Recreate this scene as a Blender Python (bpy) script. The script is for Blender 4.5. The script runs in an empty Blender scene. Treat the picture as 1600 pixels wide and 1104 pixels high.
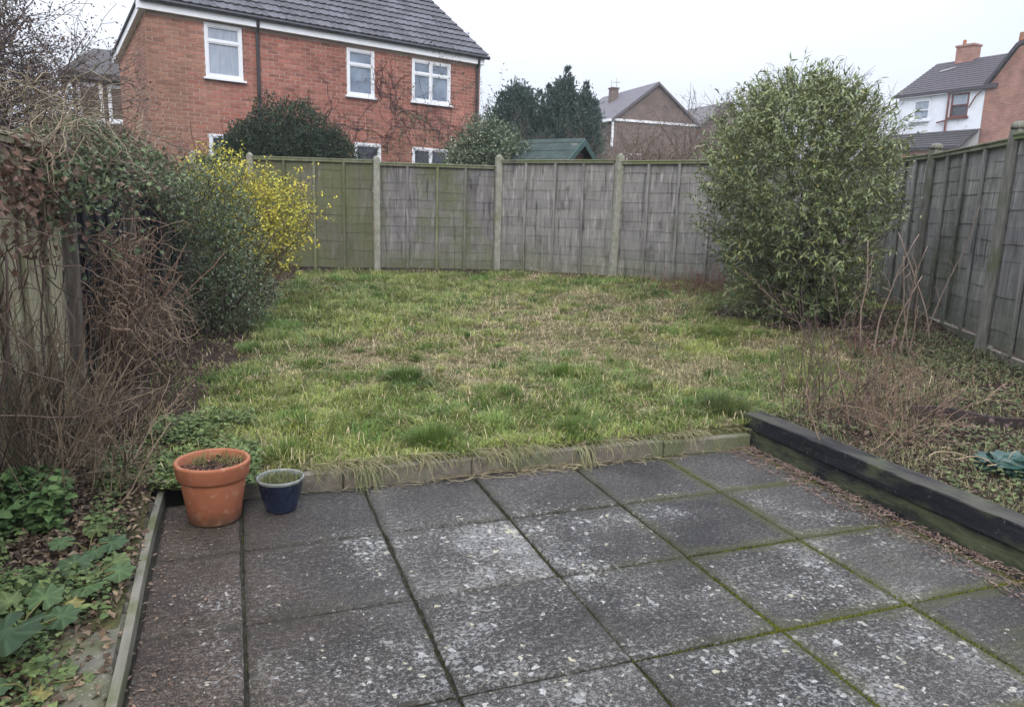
import bpy, math, random
import numpy as np
from mathutils import Vector, Matrix, noise as mnoise

scene = bpy.context.scene
C = scene.collection
rng = np.random.default_rng(7)
random.seed(7)
PI = math.pi

# ------------------------------------------------------------------ camera
cam_data = bpy.data.cameras.new('camera')
cam = bpy.data.objects.new('camera', cam_data)
C.objects.link(cam)
scene.camera = cam
cam_data.sensor_width = 36.0
cam_data.lens = 1165.47 / 1600 * 36
cam_data.clip_start = 0.05
cam_data.clip_end = 2000
YAW, PITCH, ROLL = 0.3587, 0.1919, 0.0286
fwd = Vector((math.sin(YAW) * math.cos(PITCH), math.cos(YAW) * math.cos(PITCH), -math.sin(PITCH)))
rgt = Vector((math.cos(YAW), -math.sin(YAW), 0))
upv = rgt.cross(fwd)
r2 = rgt * math.cos(ROLL) + upv * math.sin(ROLL)
u2 = upv * math.cos(ROLL) - rgt * math.sin(ROLL)
rot = Matrix((r2, u2, -fwd)).transposed()
cam.matrix_world = Matrix.Translation((0.0137, -3.737, 1.4515)) @ rot.to_4x4()

# ------------------------------------------------------------------ light
SUN_EL, SUN_ROT = math.radians(38), math.radians(200)
w = bpy.data.worlds.new('World')
scene.world = w
w.use_nodes = True
nt = w.node_tree
bg = nt.nodes['Background']
sky = nt.nodes.new('ShaderNodeTexSky')
sky.sky_type = 'NISHITA'
sky.sun_disc = False
sky.sun_elevation = SUN_EL
sky.sun_rotation = SUN_ROT
sky.air_density = 1.0
sky.dust_density = 3.0
tc = nt.nodes.new('ShaderNodeTexCoord')
mp = nt.nodes.new('ShaderNodeMapping')
mp.inputs['Scale'].default_value = (1.0, 1.0, 2.6)
nz = nt.nodes.new('ShaderNodeTexNoise')
nz.inputs['Scale'].default_value = 1.6
nz.inputs['Detail'].default_value = 5
nz.inputs['Roughness'].default_value = 0.5
rp = nt.nodes.new('ShaderNodeValToRGB')       # soft cloud cover, almost even
rp.color_ramp.elements[0].position = 0.3
rp.color_ramp.elements[0].color = (5.9, 6.5, 7.9, 1)
rp.color_ramp.elements[1].position = 0.72
rp.color_ramp.elements[1].color = (7.7, 8.0, 8.8, 1)
mx = nt.nodes.new('ShaderNodeMix')
mx.data_type = 'RGBA'
mx.inputs[0].default_value = 0.93
L = nt.links.new
L(tc.outputs['Generated'], mp.inputs['Vector'])
L(mp.outputs['Vector'], nz.inputs['Vector'])
L(nz.outputs['Fac'], rp.inputs['Fac'])
L(sky.outputs['Color'], mx.inputs[6])
L(rp.outputs['Color'], mx.inputs[7])
sepw = nt.nodes.new('ShaderNodeSeparateXYZ')
L(tc.outputs['Generated'], sepw.inputs[0])
mr = nt.nodes.new('ShaderNodeMapRange')       # overcast sky: brighter towards the zenith
mr.inputs['From Min'].default_value = 0.0
mr.inputs['From Max'].default_value = 1.0
mr.inputs['To Min'].default_value = 1.0
mr.inputs['To Max'].default_value = 4.9
pw = nt.nodes.new('ShaderNodeMath'); pw.operation = 'POWER'; pw.inputs[1].default_value = 1.5; pw.use_clamp = True
L(sepw.outputs['Z'], pw.inputs[0])
L(pw.outputs[0], mr.inputs['Value'])
vs = nt.nodes.new('ShaderNodeVectorMath'); vs.operation = 'SCALE'
L(mx.outputs[2], vs.inputs[0]); L(mr.outputs['Result'], vs.inputs['Scale'])
L(vs.outputs['Vector'], bg.inputs['Color'])
bg.inputs['Strength'].default_value = 0.082

sd = bpy.data.lights.new('sun', 'SUN')
sd.energy = 1.4
sd.angle = math.radians(25)
sd.color = (1.0, 0.93, 0.83)
sun = bpy.data.objects.new('sun', sd)
C.objects.link(sun)
# sun behind the camera's left shoulder
sdir = Vector((math.sin(SUN_ROT) * math.cos(SUN_EL), math.cos(SUN_ROT) * math.cos(SUN_EL), math.sin(SUN_EL)))
sun.rotation_euler = sdir.to_track_quat('Z', 'Y').to_euler()
sun.location = (0, -4, 9)

scene.view_settings.view_transform = 'Standard'
scene.view_settings.look = 'None'
scene.view_settings.exposure = 0.42
scene.view_settings.gamma = 1.0
scene.render.engine = 'CYCLES'
scene.cycles.max_bounces = 6
scene.cycles.transparent_max_bounces = 4

# ------------------------------------------------------------------ helpers
class Buf:
    """collects geometry for one mesh; col = per-vertex tint"""
    def __init__(s):
        s.v = []; s.f = []; s.c = []; s.n = 0
    def add(s, verts, faces, col=(1, 1, 1)):
        verts = np.asarray(verts, float)
        k = len(verts)
        s.v.append(verts)
        for q in faces:
            s.f.append(np.asarray(q, int) + s.n)
        col = np.asarray(col, float)
        if col.ndim == 1: col = np.tile(col, (k, 1))
        s.c.append(col)
        s.n += k
    def addarr(s, verts, faces, col):
        """faces: (m,k) array"""
        s.v.append(verts); s.f.append(('arr', faces + s.n)); s.c.append(col); s.n += len(verts)
    def mesh(s, name, mat, smooth=False, tint=True):
        V = np.concatenate(s.v).astype(np.float32)
        loops = []; tot = []
        for q in s.f:
            if isinstance(q, tuple):
                a = q[1]; loops.append(a.ravel()); tot.append(np.full(len(a), a.shape[1]))
            else:
                loops.append(q); tot.append(np.array([len(q)]))
        loops = np.concatenate(loops).astype(np.int32); tot = np.concatenate(tot).astype(np.int32)
        me = bpy.data.meshes.new(name)
        me.vertices.add(len(V)); me.vertices.foreach_set('co', V.ravel())
        me.loops.add(len(loops)); me.loops.foreach_set('vertex_index', loops)
        me.polygons.add(len(tot))
        st = np.concatenate([[0], np.cumsum(tot)[:-1]]).astype(np.int32)
        me.polygons.foreach_set('loop_start', st)
        sm = smooth or mat.name == 'twig'
        me.polygons.foreach_set('use_smooth', np.full(len(tot), sm, bool))
        if tint:
            at = me.color_attributes.new('Col', 'FLOAT_COLOR', 'POINT')
            cc = np.ones((len(V), 4), np.float32); cc[:, :3] = np.concatenate(s.c)
            at.data.foreach_set('color', cc.ravel())
        me.update(calc_edges=True)
        me.materials.append(mat)
        return me

def tag(o, label=None, cat=None, group=None, kind=None):
    if label: o['label'] = label
    if cat: o['category'] = cat
    if group: o['group'] = group
    if kind: o['kind'] = kind
    return o
def put(name, me, parent=None, loc=None, rz=0.0):
    o = bpy.data.objects.new(name, me)
    C.objects.link(o)
    if parent is not None: o.parent = parent
    if loc is not None: o.location = loc
    if rz: o.rotation_euler = (0, 0, rz)
    return o
def empty(name, loc=(0, 0, 0), rz=0.0):
    o = bpy.data.objects.new(name, None)
    C.objects.link(o)
    o.empty_display_size = 0.2
    o.location = loc; o.rotation_euler = (0, 0, rz)
    return o

BOXF = [(0, 3, 2, 1), (4, 5, 6, 7), (0, 1, 5, 4), (1, 2, 6, 5), (2, 3, 7, 6), (3, 0, 4, 7)]
def box(b, x0, x1, y0, y1, z0, z1, col=(1, 1, 1)):
    b.add([(x0, y0, z0), (x1, y0, z0), (x1, y1, z0), (x0, y1, z0), (x0, y0, z1), (x1, y0, z1), (x1, y1, z1), (x0, y1, z1)], BOXF, col)
def beveled_box(b, x0, x1, y0, y1, z0, z1, e=.006, col=(1, 1, 1), jit=0.0):
    """box with a chamfer all round the top and up the sides"""
    rings = []
    for (z, i) in ((z0, 0.0), (z1 - e, 0.0), (z1, e)):
        rings += [(x0 + i + e, y0 + i, z), (x1 - i - e, y0 + i, z), (x1 - i, y0 + i + e, z), (x1 - i, y1 - i - e, z),
                  (x1 - i - e, y1 - i, z), (x0 + i + e, y1 - i, z), (x0 + i, y1 - i - e, z), (x0 + i, y0 + i + e, z)]
    F = []
    for r in range(2):
        for k in range(8):
            F.append((r * 8 + k, r * 8 + (k + 1) % 8, r * 8 + 8 + (k + 1) % 8, r * 8 + 8 + k))
    F.append(tuple(range(16, 24))); F.append(tuple(range(7, -1, -1)))
    R = np.array(rings)
    if jit: R += rng.normal(0, jit, R.shape)
    b.add(R, F, col)
def hexa(b, P, col=(1, 1, 1)):
    b.add(P, BOXF, col)
def tube(b, pts, rad, sides=4, col=(1, 1, 1), cap=True):
    pts = np.asarray(pts, float); k = len(pts)
    rad = np.broadcast_to(np.asarray(rad, float), (k,))
    t = np.gradient(pts, axis=0)
    t /= np.linalg.norm(t, axis=1)[:, None] + 1e-9
    ref = np.array([0, 0, 1.0]) if abs(t[:, 2].mean()) < .85 else np.array([1.0, 0, 0])
    a = np.cross(t, ref); a /= np.linalg.norm(a, axis=1)[:, None] + 1e-9
    c = np.cross(t, a)
    ang = np.arange(sides) * 2 * PI / sides
    V = (pts[:, None, :] + rad[:, None, None] * (a[:, None, :] * np.cos(ang)[None, :, None] + c[:, None, :] * np.sin(ang)[None, :, None])).reshape(-1, 3)
    i = np.arange(k - 1)[:, None] * sides; j = np.arange(sides)[None, :]; j2 = (j + 1) % sides
    F = np.stack([i + j, i + j2, i + sides + j2, i + sides + j], -1).reshape(-1, 4)
    b.addarr(V, F, np.tile(np.asarray(col, float), (len(V), 1)))
    if cap:
        b.f.append(np.arange(sides) + b.n - sides)
        b.f.append(np.arange(sides)[::-1] + b.n - k * sides)
def lathe(b, prof, seg=48, col=(1, 1, 1), center=(0, 0)):
    n = len(prof); ang = np.arange(seg) * 2 * PI / seg
    P = np.array(prof, float)
    V = np.stack([center[0] + P[:, None, 0] * np.cos(ang), center[1] + P[:, None, 0] * np.sin(ang), np.broadcast_to(P[:, None, 1], (n, seg))], -1).reshape(-1, 3)
    i = np.arange(n - 1)[:, None] * seg; j = np.arange(seg)[None, :]; j2 = (j + 1) % seg
    F = np.stack([i + j, i + j2, i + seg + j2, i + seg + j], -1).reshape(-1, 4)
    b.addarr(V, F, np.tile(np.asarray(col, float), (len(V), 1)))
def unit(v):
    return v / (np.linalg.norm(v, axis=-1, keepdims=True) + 1e-9)
def wander(start, d, length, n=7, curl=.25, grav=0.0):
    """one bending stem as a polyline"""
    p = np.array(start, float); d = unit(np.array(d, float)); out = [p.copy()]; s = length / (n - 1)
    for _ in range(n - 1):
        d = unit(d + rng.normal(0, curl, 3) + np.array([0, 0, -grav]))
        p = p + d * s; out.append(p.copy())
    return np.array(out)
def leaves(b, P, D, N, Ln, Wd, col, droop=.15, four=False):
    """folded leaf faces. P base, D direction, N normal, per-leaf length and width"""
    D = unit(D); S = unit(np.cross(D, N)); N = np.cross(S, D)
    Ln = np.asarray(Ln)[:, None]; Wd = np.asarray(Wd)[:, None]
    tip = P + D * Ln - N * Ln * droop
    m = P + D * Ln * .45
    l = m + S * Wd * .5 + N * Wd * .18; r = m - S * Wd * .5 + N * Wd * .18
    n = len(P)
    if four:
        m2 = P + D * Ln * .8 - N * Ln * droop * .55
        l2 = m2 + S * Wd * .28 + N * Wd * .1; r2_ = m2 - S * Wd * .28 + N * Wd * .1
        l = P + D * Ln * .3 + S * Wd * .5 + N * Wd * .18; r = P + D * Ln * .3 - S * Wd * .5 + N * Wd * .18
        mm = P + D * Ln * .5
        V = np.stack([P, l, l2, tip, r2_, r, mm], 1).reshape(-1, 3)
        i = np.arange(n) * 7
        F = np.concatenate([np.stack([i, i + 6, i + 1], 1), np.stack([i + 1, i + 6, i + 2], 1), np.stack([i + 2, i + 6, i + 3], 1),
                            np.stack([i, i + 5, i + 6], 1), np.stack([i + 5, i + 4, i + 6], 1), np.stack([i + 4, i + 3, i + 6], 1)])
        b.addarr(V, F, np.repeat(col, 7, 0))
    else:
        V = np.stack([P, l, tip, r], 1).reshape(-1, 3)
        i = np.arange(n) * 4
        F = np.concatenate([np.stack([i, i + 2, i + 1], 1), np.stack([i, i + 3, i + 2], 1)])
        b.addarr(V, F, np.repeat(col, 4, 0))
def rdir(n):
    return unit(rng.normal(size=(n, 3)))
def mixcol(a, b_, t):
    a = np.asarray(a, float); b_ = np.asarray(b_, float); t = np.asarray(t)[..., None]
    return a * (1 - t) + b_ * t
_G = rng.random((6, 64, 64))
def vnoise(x, y, sc=1.0, k=0):
    """smooth 2-D value noise, 0..1"""
    x = np.asarray(x, float) * sc + 31.7; y = np.asarray(y, float) * sc + 17.3
    xi = np.floor(x).astype(int); yi = np.floor(y).astype(int)
    fx = x - xi; fy = y - yi
    fx = fx * fx * (3 - 2 * fx); fy = fy * fy * (3 - 2 * fy)
    g = _G[k]
    a = g[xi % 64, yi % 64]; b_ = g[(xi + 1) % 64, yi % 64]; c = g[xi % 64, (yi + 1) % 64]; d = g[(xi + 1) % 64, (yi + 1) % 64]
    return (a * (1 - fx) + b_ * fx) * (1 - fy) + (c * (1 - fx) + d * fx) * fy
def sstep(a, b_, x):
    t = np.clip((np.asarray(x, float) - a) / (b_ - a), 0, 1)
    return t * t * (3 - 2 * t)

# ------------------------------------------------------------------ materials
def nodes(name):
    m = bpy.data.materials.new(name); m.use_nodes = True
    return m, m.node_tree, m.node_tree.nodes['Principled BSDF']
def N_(t, kind, **kw):
    n = t.nodes.new(kind)
    for k, v in kw.items():
        if k in n.inputs: n.inputs[k].default_value = v
        else: setattr(n, k, v)
    return n
def pos_noise(t, scale, detail=4, stretch=(1, 1, 1), rough=.55, space='pos', off=(0, 0, 0)):
    if space == 'pos':
        g = t.nodes.new('ShaderNodeNewGeometry'); src = g.outputs['Position']
    else:
        g = t.nodes.new('ShaderNodeTexCoord'); src = g.outputs['Object']
    mpn = N_(t, 'ShaderNodeMapping'); mpn.inputs['Scale'].default_value = stretch; mpn.inputs['Location'].default_value = off
    n = N_(t, 'ShaderNodeTexNoise', Scale=scale, Detail=detail, Roughness=rough)
    t.links.new(src, mpn.inputs['Vector']); t.links.new(mpn.outputs['Vector'], n.inputs['Vector'])
    return n.outputs['Fac']
def ramp(t, fac, stops):
    r = N_(t, 'ShaderNodeValToRGB'); e = r.color_ramp.elements
    while len(e) < len(stops): e.new(.5)
    for i, (p, c) in enumerate(stops):
        e[i].position = p; e[i].color = (*c, 1) if len(c) == 3 else c
    t.links.new(fac, r.inputs['Fac'])
    return r.outputs['Color']
def mask(t, fac, a, b_):
    n = N_(t, 'ShaderNodeMapRange'); n.clamp = True
    n.inputs['From Min'].default_value = a; n.inputs['From Max'].default_value = b_
    t.links.new(fac, n.inputs['Value'])
    return n.outputs['Result']
def mixc(t, fac, a, b_, mode='MIX'):
    n = N_(t, 'ShaderNodeMix'); n.data_type = 'RGBA'; n.blend_type = mode
    for sock, val in ((0, fac), (6, a), (7, b_)):
        if hasattr(val, 'is_output'): t.links.new(val, n.inputs[sock])
        elif sock == 0: n.inputs[0].default_value = val
        else: n.inputs[sock].default_value = (*val, 1)
    return n.outputs[2]
def math_(t, op, a, b_):
    n = N_(t, 'ShaderNodeMath'); n.operation = op
    for i, v in enumerate((a, b_)):
        if hasattr(v, 'is_output'): t.links.new(v, n.inputs[i])
        else: n.inputs[i].default_value = v
    return n.outputs[0]
def bump(t, bsdf, h, strength=.3, dist=.01):
    b = N_(t, 'ShaderNodeBump', Strength=strength, Distance=dist)
    t.links.new(h, b.inputs['Height']); t.links.new(b.outputs['Normal'], bsdf.inputs['Normal'])
def tint_mat(name, rough=.6, spec=.3, nscale=30, amt=.35, bmp=0.0, trans=0.0):
    """colour comes from the per-piece tint, broken up with noise"""
    m, t, s = nodes(name)
    a = N_(t, 'ShaderNodeAttribute'); a.attribute_name = 'Col'
    nf = pos_noise(t, nscale, 3)
    c = mixc(t, nf, (1 - amt,) * 3, (1 + amt,) * 3)
    o = mixc(t, 1.0, a.outputs['Color'], c, 'MULTIPLY')
    t.links.new(o, s.inputs['Base Color'])
    s.inputs['Roughness'].default_value = rough; s.inputs['Specular IOR Level'].default_value = spec
    if bmp: bump(t, s, nf, bmp)
    if trans:
        tr = N_(t, 'ShaderNodeBsdfTranslucent'); ms = N_(t, 'ShaderNodeMixShader'); ms.inputs[0].default_value = trans
        t.links.new(o, tr.inputs['Color'])
        t.links.new(s.outputs[0], ms.inputs[1]); t.links.new(tr.outputs[0], ms.inputs[2])
        t.links.new(ms.outputs[0], t.nodes['Material Output'].inputs['Surface'])
    return m
def noise_mat(name, c1, c2, scale=8, rough=.8, bmp=.2, spec=.3, stretch=(1, 1, 1), bs=None, extra=None):
    m, t, s = nodes(name)
    nf = pos_noise(t, scale, 5, stretch)
    o = ramp(t, nf, [(.3, c1), (.7, c2)])
    if extra:      # (colour, scale, lo, hi)
        for (ec, es, lo, hi) in extra:
            o = mixc(t, mask(t, pos_noise(t, es, 4, off=(es, 3, 1)), lo, hi), o, ec)
    t.links.new(o, s.inputs['Base Color'])
    s.inputs['Roughness'].default_value = rough; s.inputs['Specular IOR Level'].default_value = spec
    if bmp: bump(t, s, pos_noise(t, bs or scale * 4, 4, stretch), bmp)
    return m

M = {}
M['leaf'] = tint_mat('leaf', .38, .5, 25, .3, trans=.12)
M['leaf_matt'] = tint_mat('leaf_matt', .65, .25, 25, .3, trans=.15)
M['grass'] = tint_mat('grass', .6, .3, 12, .25, trans=.2)
M['twig'] = tint_mat('twig', .75, .25, 30, .35)
M['litter'] = tint_mat('litter', .7, .3, 40, .35)
M['moss'] = tint_mat('moss', .95, .1, 60, .4)
M['brick'] = tint_mat('brick', .85, .2, 45, .3, bmp=.25)
def stain(m, lo, hi, scale, off=(0, 0, 0)):
    t = m.node_tree; s_ = t.nodes['Principled BSDF']; src = s_.inputs['Base Color'].links[0].from_socket
    o = mixc(t, 1.0, src, ramp(t, pos_noise(t, scale, 6, (1, 1, .6), .65, off=off), [(.3, (lo,) * 3), (.7, (hi,) * 3)]), 'MULTIPLY')
    t.links.new(o, s_.inputs['Base Color'])
stain(M['brick'], .68, 1.22, 1.1); stain(M['brick'], .85, 1.12, 5)
M['tile'] = tint_mat('tile', .7, .3, 14, .45, bmp=.2)
def speck(m, c, scale, lo, hi):
    t = m.node_tree; s_ = t.nodes['Principled BSDF']; src = s_.inputs['Base Color'].links[0].from_socket
    o = mixc(t, mask(t, pos_noise(t, scale, 4, rough=.7, off=(1, 9, 4)), lo, hi), src, c); t.links.new(o, s_.inputs['Base Color'])
speck(M['tile'], (.16, .16, .155), 11, .60, .74)
M['mortar'] = noise_mat('mortar', (.27, .19, .155), (.42, .33, .28), 2.5)
M['white_upvc'] = noise_mat('white_upvc', (.62, .63, .66), (.72, .73, .76), 3, .35, 0, .5)
M['black_plastic'] = noise_mat('black_plastic', (.015, .016, .02), (.03, .03, .035), 6, .4, 0, .5)
M['render_white'] = noise_mat('render_white', (.60, .62, .67), (.76, .78, .83), 1.2, .9, .1, extra=[((.35, .33, .3), 2.2, .62, .8)])
M['glass_dark'] = noise_mat('glass_dark', (.03, .035, .045), (.07, .08, .1), 2, .06, 0, .6)
M['glass_net'] = noise_mat('glass_net', (.22, .26, .32), (.34, .38, .44), 2.5, .1, 0, .6, stretch=(6, 6, 1))
M['glass_blue'] = noise_mat('glass_blue', (.10, .13, .18), (.22, .27, .34), 2.5, .07, 0, .6)
M['red_paint'] = noise_mat('red_paint', (.10, .03, .025), (.17, .06, .045), 6, .6, .1)
M['terracotta'] = noise_mat('terracotta', (.24, .078, .038), (.32, .118, .06), 7, .75, .15, extra=[((.40, .25, .17), 9, .62, .85), ((.22, .09, .045), 5, .66, .8)])
def weather_pot(m):
    t = m.node_tree; s_ = t.nodes['Principled BSDF']; src = s_.inputs['Base Color'].links[0].from_socket
    tcn = t.nodes.new('ShaderNodeTexCoord'); sp = N_(t, 'ShaderNodeSeparateXYZ'); t.links.new(tcn.outputs['Object'], sp.inputs[0])
    h = math_(t, 'ADD', sp.outputs['Z'], math_(t, 'MULTIPLY', math_(t, 'SUBTRACT', pos_noise(t, 14, 5), .5), .12))
    o = mixc(t, math_(t, 'MULTIPLY', mask(t, h, .075, .01), .75), src, (.10, .062, .035))
    o = mixc(t, math_(t, 'MULTIPLY', mask(t, h, .285, .33), .45), o, (.15, .125, .06))
    o = mixc(t, math_(t, 'MULTIPLY', mask(t, pos_noise(t, 26, 6, rough=.7, off=(5, 1, 1)), .56, .72), .5), o, (.42, .30, .23))
    t.links.new(o, s_.inputs['Base Color'])
weather_pot(M['terracotta'])
M['blue_glaze'] = noise_mat('blue_glaze', (.006, .009, .020), (.014, .022, .050), 11, .2, .06, .6, extra=[((.10, .12, .10), 30, .62, .75), ((.04, .05, .02), 8, .6, .8)])
M['glaze_rim'] = noise_mat('glaze_rim', (.10, .11, .10), (.22, .23, .21), 25, .45, .1)
M['pot_soil'] = noise_mat('pot_soil', (.015, .01, .008), (.05, .032, .02), 40, .95, .6)
M['felt_green'] = noise_mat('felt_green', (.018, .030, .027), (.042, .060, .053), 6, .9, .35, bs=60, extra=[((.16, .13, .10), 3.5, .66, .78)])
M['green_paint'] = noise_mat('green_paint', (.03, .065, .06), (.05, .095, .085), 8, .5, .1)
M['timber_red'] = noise_mat('timber_red', (.07, .04, .035), (.12, .07, .06), 10, .8, .2, stretch=(1, 1, 6))
M['bottle_green'] = noise_mat('bottle_green', (.008, .028, .022), (.02, .06, .045), 8, .3, .1, .5)

def concrete(name, c1, c2, algae=.4, algae_c=(.07, .09, .03)):
    m, t, s = nodes(name)
    o = ramp(t, pos_noise(t, 14, 6), [(.3, c1), (.7, c2)])
    o = mixc(t, mask(t, pos_noise(t, 3.5, 5, off=(4, 2, 9)), .75 - algae * .5, .9 - algae * .35), o, algae_c)
    o = mixc(t, mask(t, pos_noise(t, 90, 3), .6, .7), o, (c2[0] * 1.5, c2[1] * 1.5, c2[2] * 1.4))
    t.links.new(o, s.inputs['Base Color']); s.inputs['Roughness'].default_value = .85
    bump(t, s, pos_noise(t, 110, 5), .35, .004)
    return m
M['kerb'] = concrete('kerb', (.085, .075, .055), (.17, .15, .12), .55)
M['post_concrete'] = concrete('post_concrete', (.15, .15, .12), (.27, .26, .22), .45, (.12, .14, .06))
M['post_wood'] = noise_mat('post_wood', (.09, .088, .072), (.20, .192, .16), 12, .9, .4, stretch=(4, 4, .5), extra=[((.08, .1, .04), 3, .55, .75)])
M['old_post'] = noise_mat('old_post', (.06, .05, .04), (.17, .145, .12), 14, .9, .5, stretch=(3, 3, .5))

def fence_wood(name, c1, c2, green, green_lo, green_hi, z_green=.0):
    """weathered boards: grain and vertical run-off streaks, algae in patches and towards the ground"""
    m, t, s = nodes(name)
    st = pos_noise(t, 16, 6, (1, 1, .12), .7)
    st2 = pos_noise(t, 45, 4, (.5, .5, .06), .6, off=(3, 7, 1))
    o = ramp(t, st, [(.25, c1), (.5, tuple((a + b_) / 2 for a, b_ in zip(c1, c2))), (.78, c2)])
    o = mixc(t, mask(t, st2, .54, .72), o, tuple(min(1, x * 1.35) for x in c2))
    o = mixc(t, mask(t, pos_noise(t, 24, 5, (1, 1, .08), .6, off=(6, 2, 8)), .54, .7), o, tuple(x * .5 for x in c1))
    o = mixc(t, mask(t, pos_noise(t, 6, 5, (1, 1, .5), off=(9, 1, 4)), .56, .78), o, tuple(x * .45 for x in c1))
    g = pos_noise(t, 1.5, 5, (1, 1, .55), .6, off=(2, 5, 3))
    gm = mask(t, g, green_lo, green_hi)
    geo = t.nodes.new('ShaderNodeNewGeometry'); sep = N_(t, 'ShaderNodeSeparateXYZ')
    t.links.new(geo.outputs['Position'], sep.inputs[0])
    low = mask(t, math_(t, 'ADD', sep.outputs['Z'], math_(t, 'MULTIPLY', g, -.8)), .62, .05)
    gm = math_(t, 'MAXIMUM', gm, math_(t, 'MULTIPLY', low, z_green))
    gm = math_(t, 'MULTIPLY', gm, mask(t, pos_noise(t, 30, 4), .25, .5))
    o = mixc(t, math_(t, 'MULTIPLY', gm, .9), o, mixc(t, st, tuple(x * .7 for x in green), tuple(x * 1.35 for x in green)))
    oi = t.nodes.new('ShaderNodeObjectInfo')
    o = mixc(t, 1.0, o, ramp(t, oi.outputs['Random'], [(0, (.92, .92, .93)), (1, (1.09, 1.09, 1.07))]), 'MULTIPLY')
    t.links.new(o, s.inputs['Base Color']); s.inputs['Roughness'].default_value = .85
    s.inputs['Specular IOR Level'].default_value = .25
    bump(t, s, math_(t, 'ADD', st, math_(t, 'MULTIPLY', st2, .5)), .35, .006)
    return m
GREENC = (.088, .096, .044)
M['fence_green'] = fence_wood('fence_green', (.075, .068, .055), (.14, .13, .11), GREENC, .30, .48, 1)
M['fence_mixed'] = fence_wood('fence_mixed', (.095, .088, .088), (.19, .18, .178), GREENC, .44, .60, 1)
M['fence_grey'] = fence_wood('fence_grey', (.115, .108, .103), (.24, .229, .217), (.09, .095, .05), .62, .85, .8)
M['fence_rail'] = fence_wood('fence_rail', (.11, .115, .07), (.19, .19, .13), (.12, .14, .06), .42, .62, .6)
M['fence_dull'] = fence_wood('fence_dull', (.145, .139, .124), (.28, .27, .245), (.075, .085, .04), .48, .68, .8)
M['fence_dark'] = fence_wood('fence_dark', (.012, .012, .014), (.035, .035, .04), (.03, .035, .015), .6, .85, .4)
M['fence_tan'] = fence_wood('fence_tan', (.21, .19, .125), (.36, .33, .225), (.16, .155, .08), .48, .8, .5)

# sleepers: black stained timber, worn and mossy on the lower face
def sleeper_mat(name, mossy):
    m, t, s = nodes(name)
    st = pos_noise(t, 18, 6, (1, .12, 1), .65)
    o = ramp(t, st, [(.3, (.006, .0065, .008)), (.6, (.018, .019, .022)), (.8, (.045, .046, .046))])
    n = pos_noise(t, 5, 6, (1, .6, 1.6), .65, off=(1, 2, 3))
    o = mixc(t, mask(t, n, .62 - mossy * .22, .78 - mossy * .18), o, (.075, .085, .045))
    o = mixc(t, mask(t, pos_noise(t, 32, 4, rough=.7), .62, .74), o, (.13, .13, .115))
    g = t.nodes.new('ShaderNodeNewGeometry'); sp = N_(t, 'ShaderNodeSeparateXYZ'); t.links.new(g.outputs['Normal'], sp.inputs[0])
    top = math_(t, 'MULTIPLY', mask(t, sp.outputs['Z'], .5, .9), mask(t, pos_noise(t, 9, 5, (1, .3, 1)), .3, .65))
    o = mixc(t, top, o, (.065, .06, .052))
    t.links.new(o, s.inputs['Base Color']); s.inputs['Roughness'].default_value = .9; s.inputs['Specular IOR Level'].default_value = .12
    bump(t, s, math_(t, 'ADD', st, pos_noise(t, 60, 5, (1, .3, 1))), .7, .008)
    return m
M['sleeper_top'] = sleeper_mat('sleeper_top', .42)
M['sleeper_low'] = sleeper_mat('sleeper_low', .95)

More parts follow.
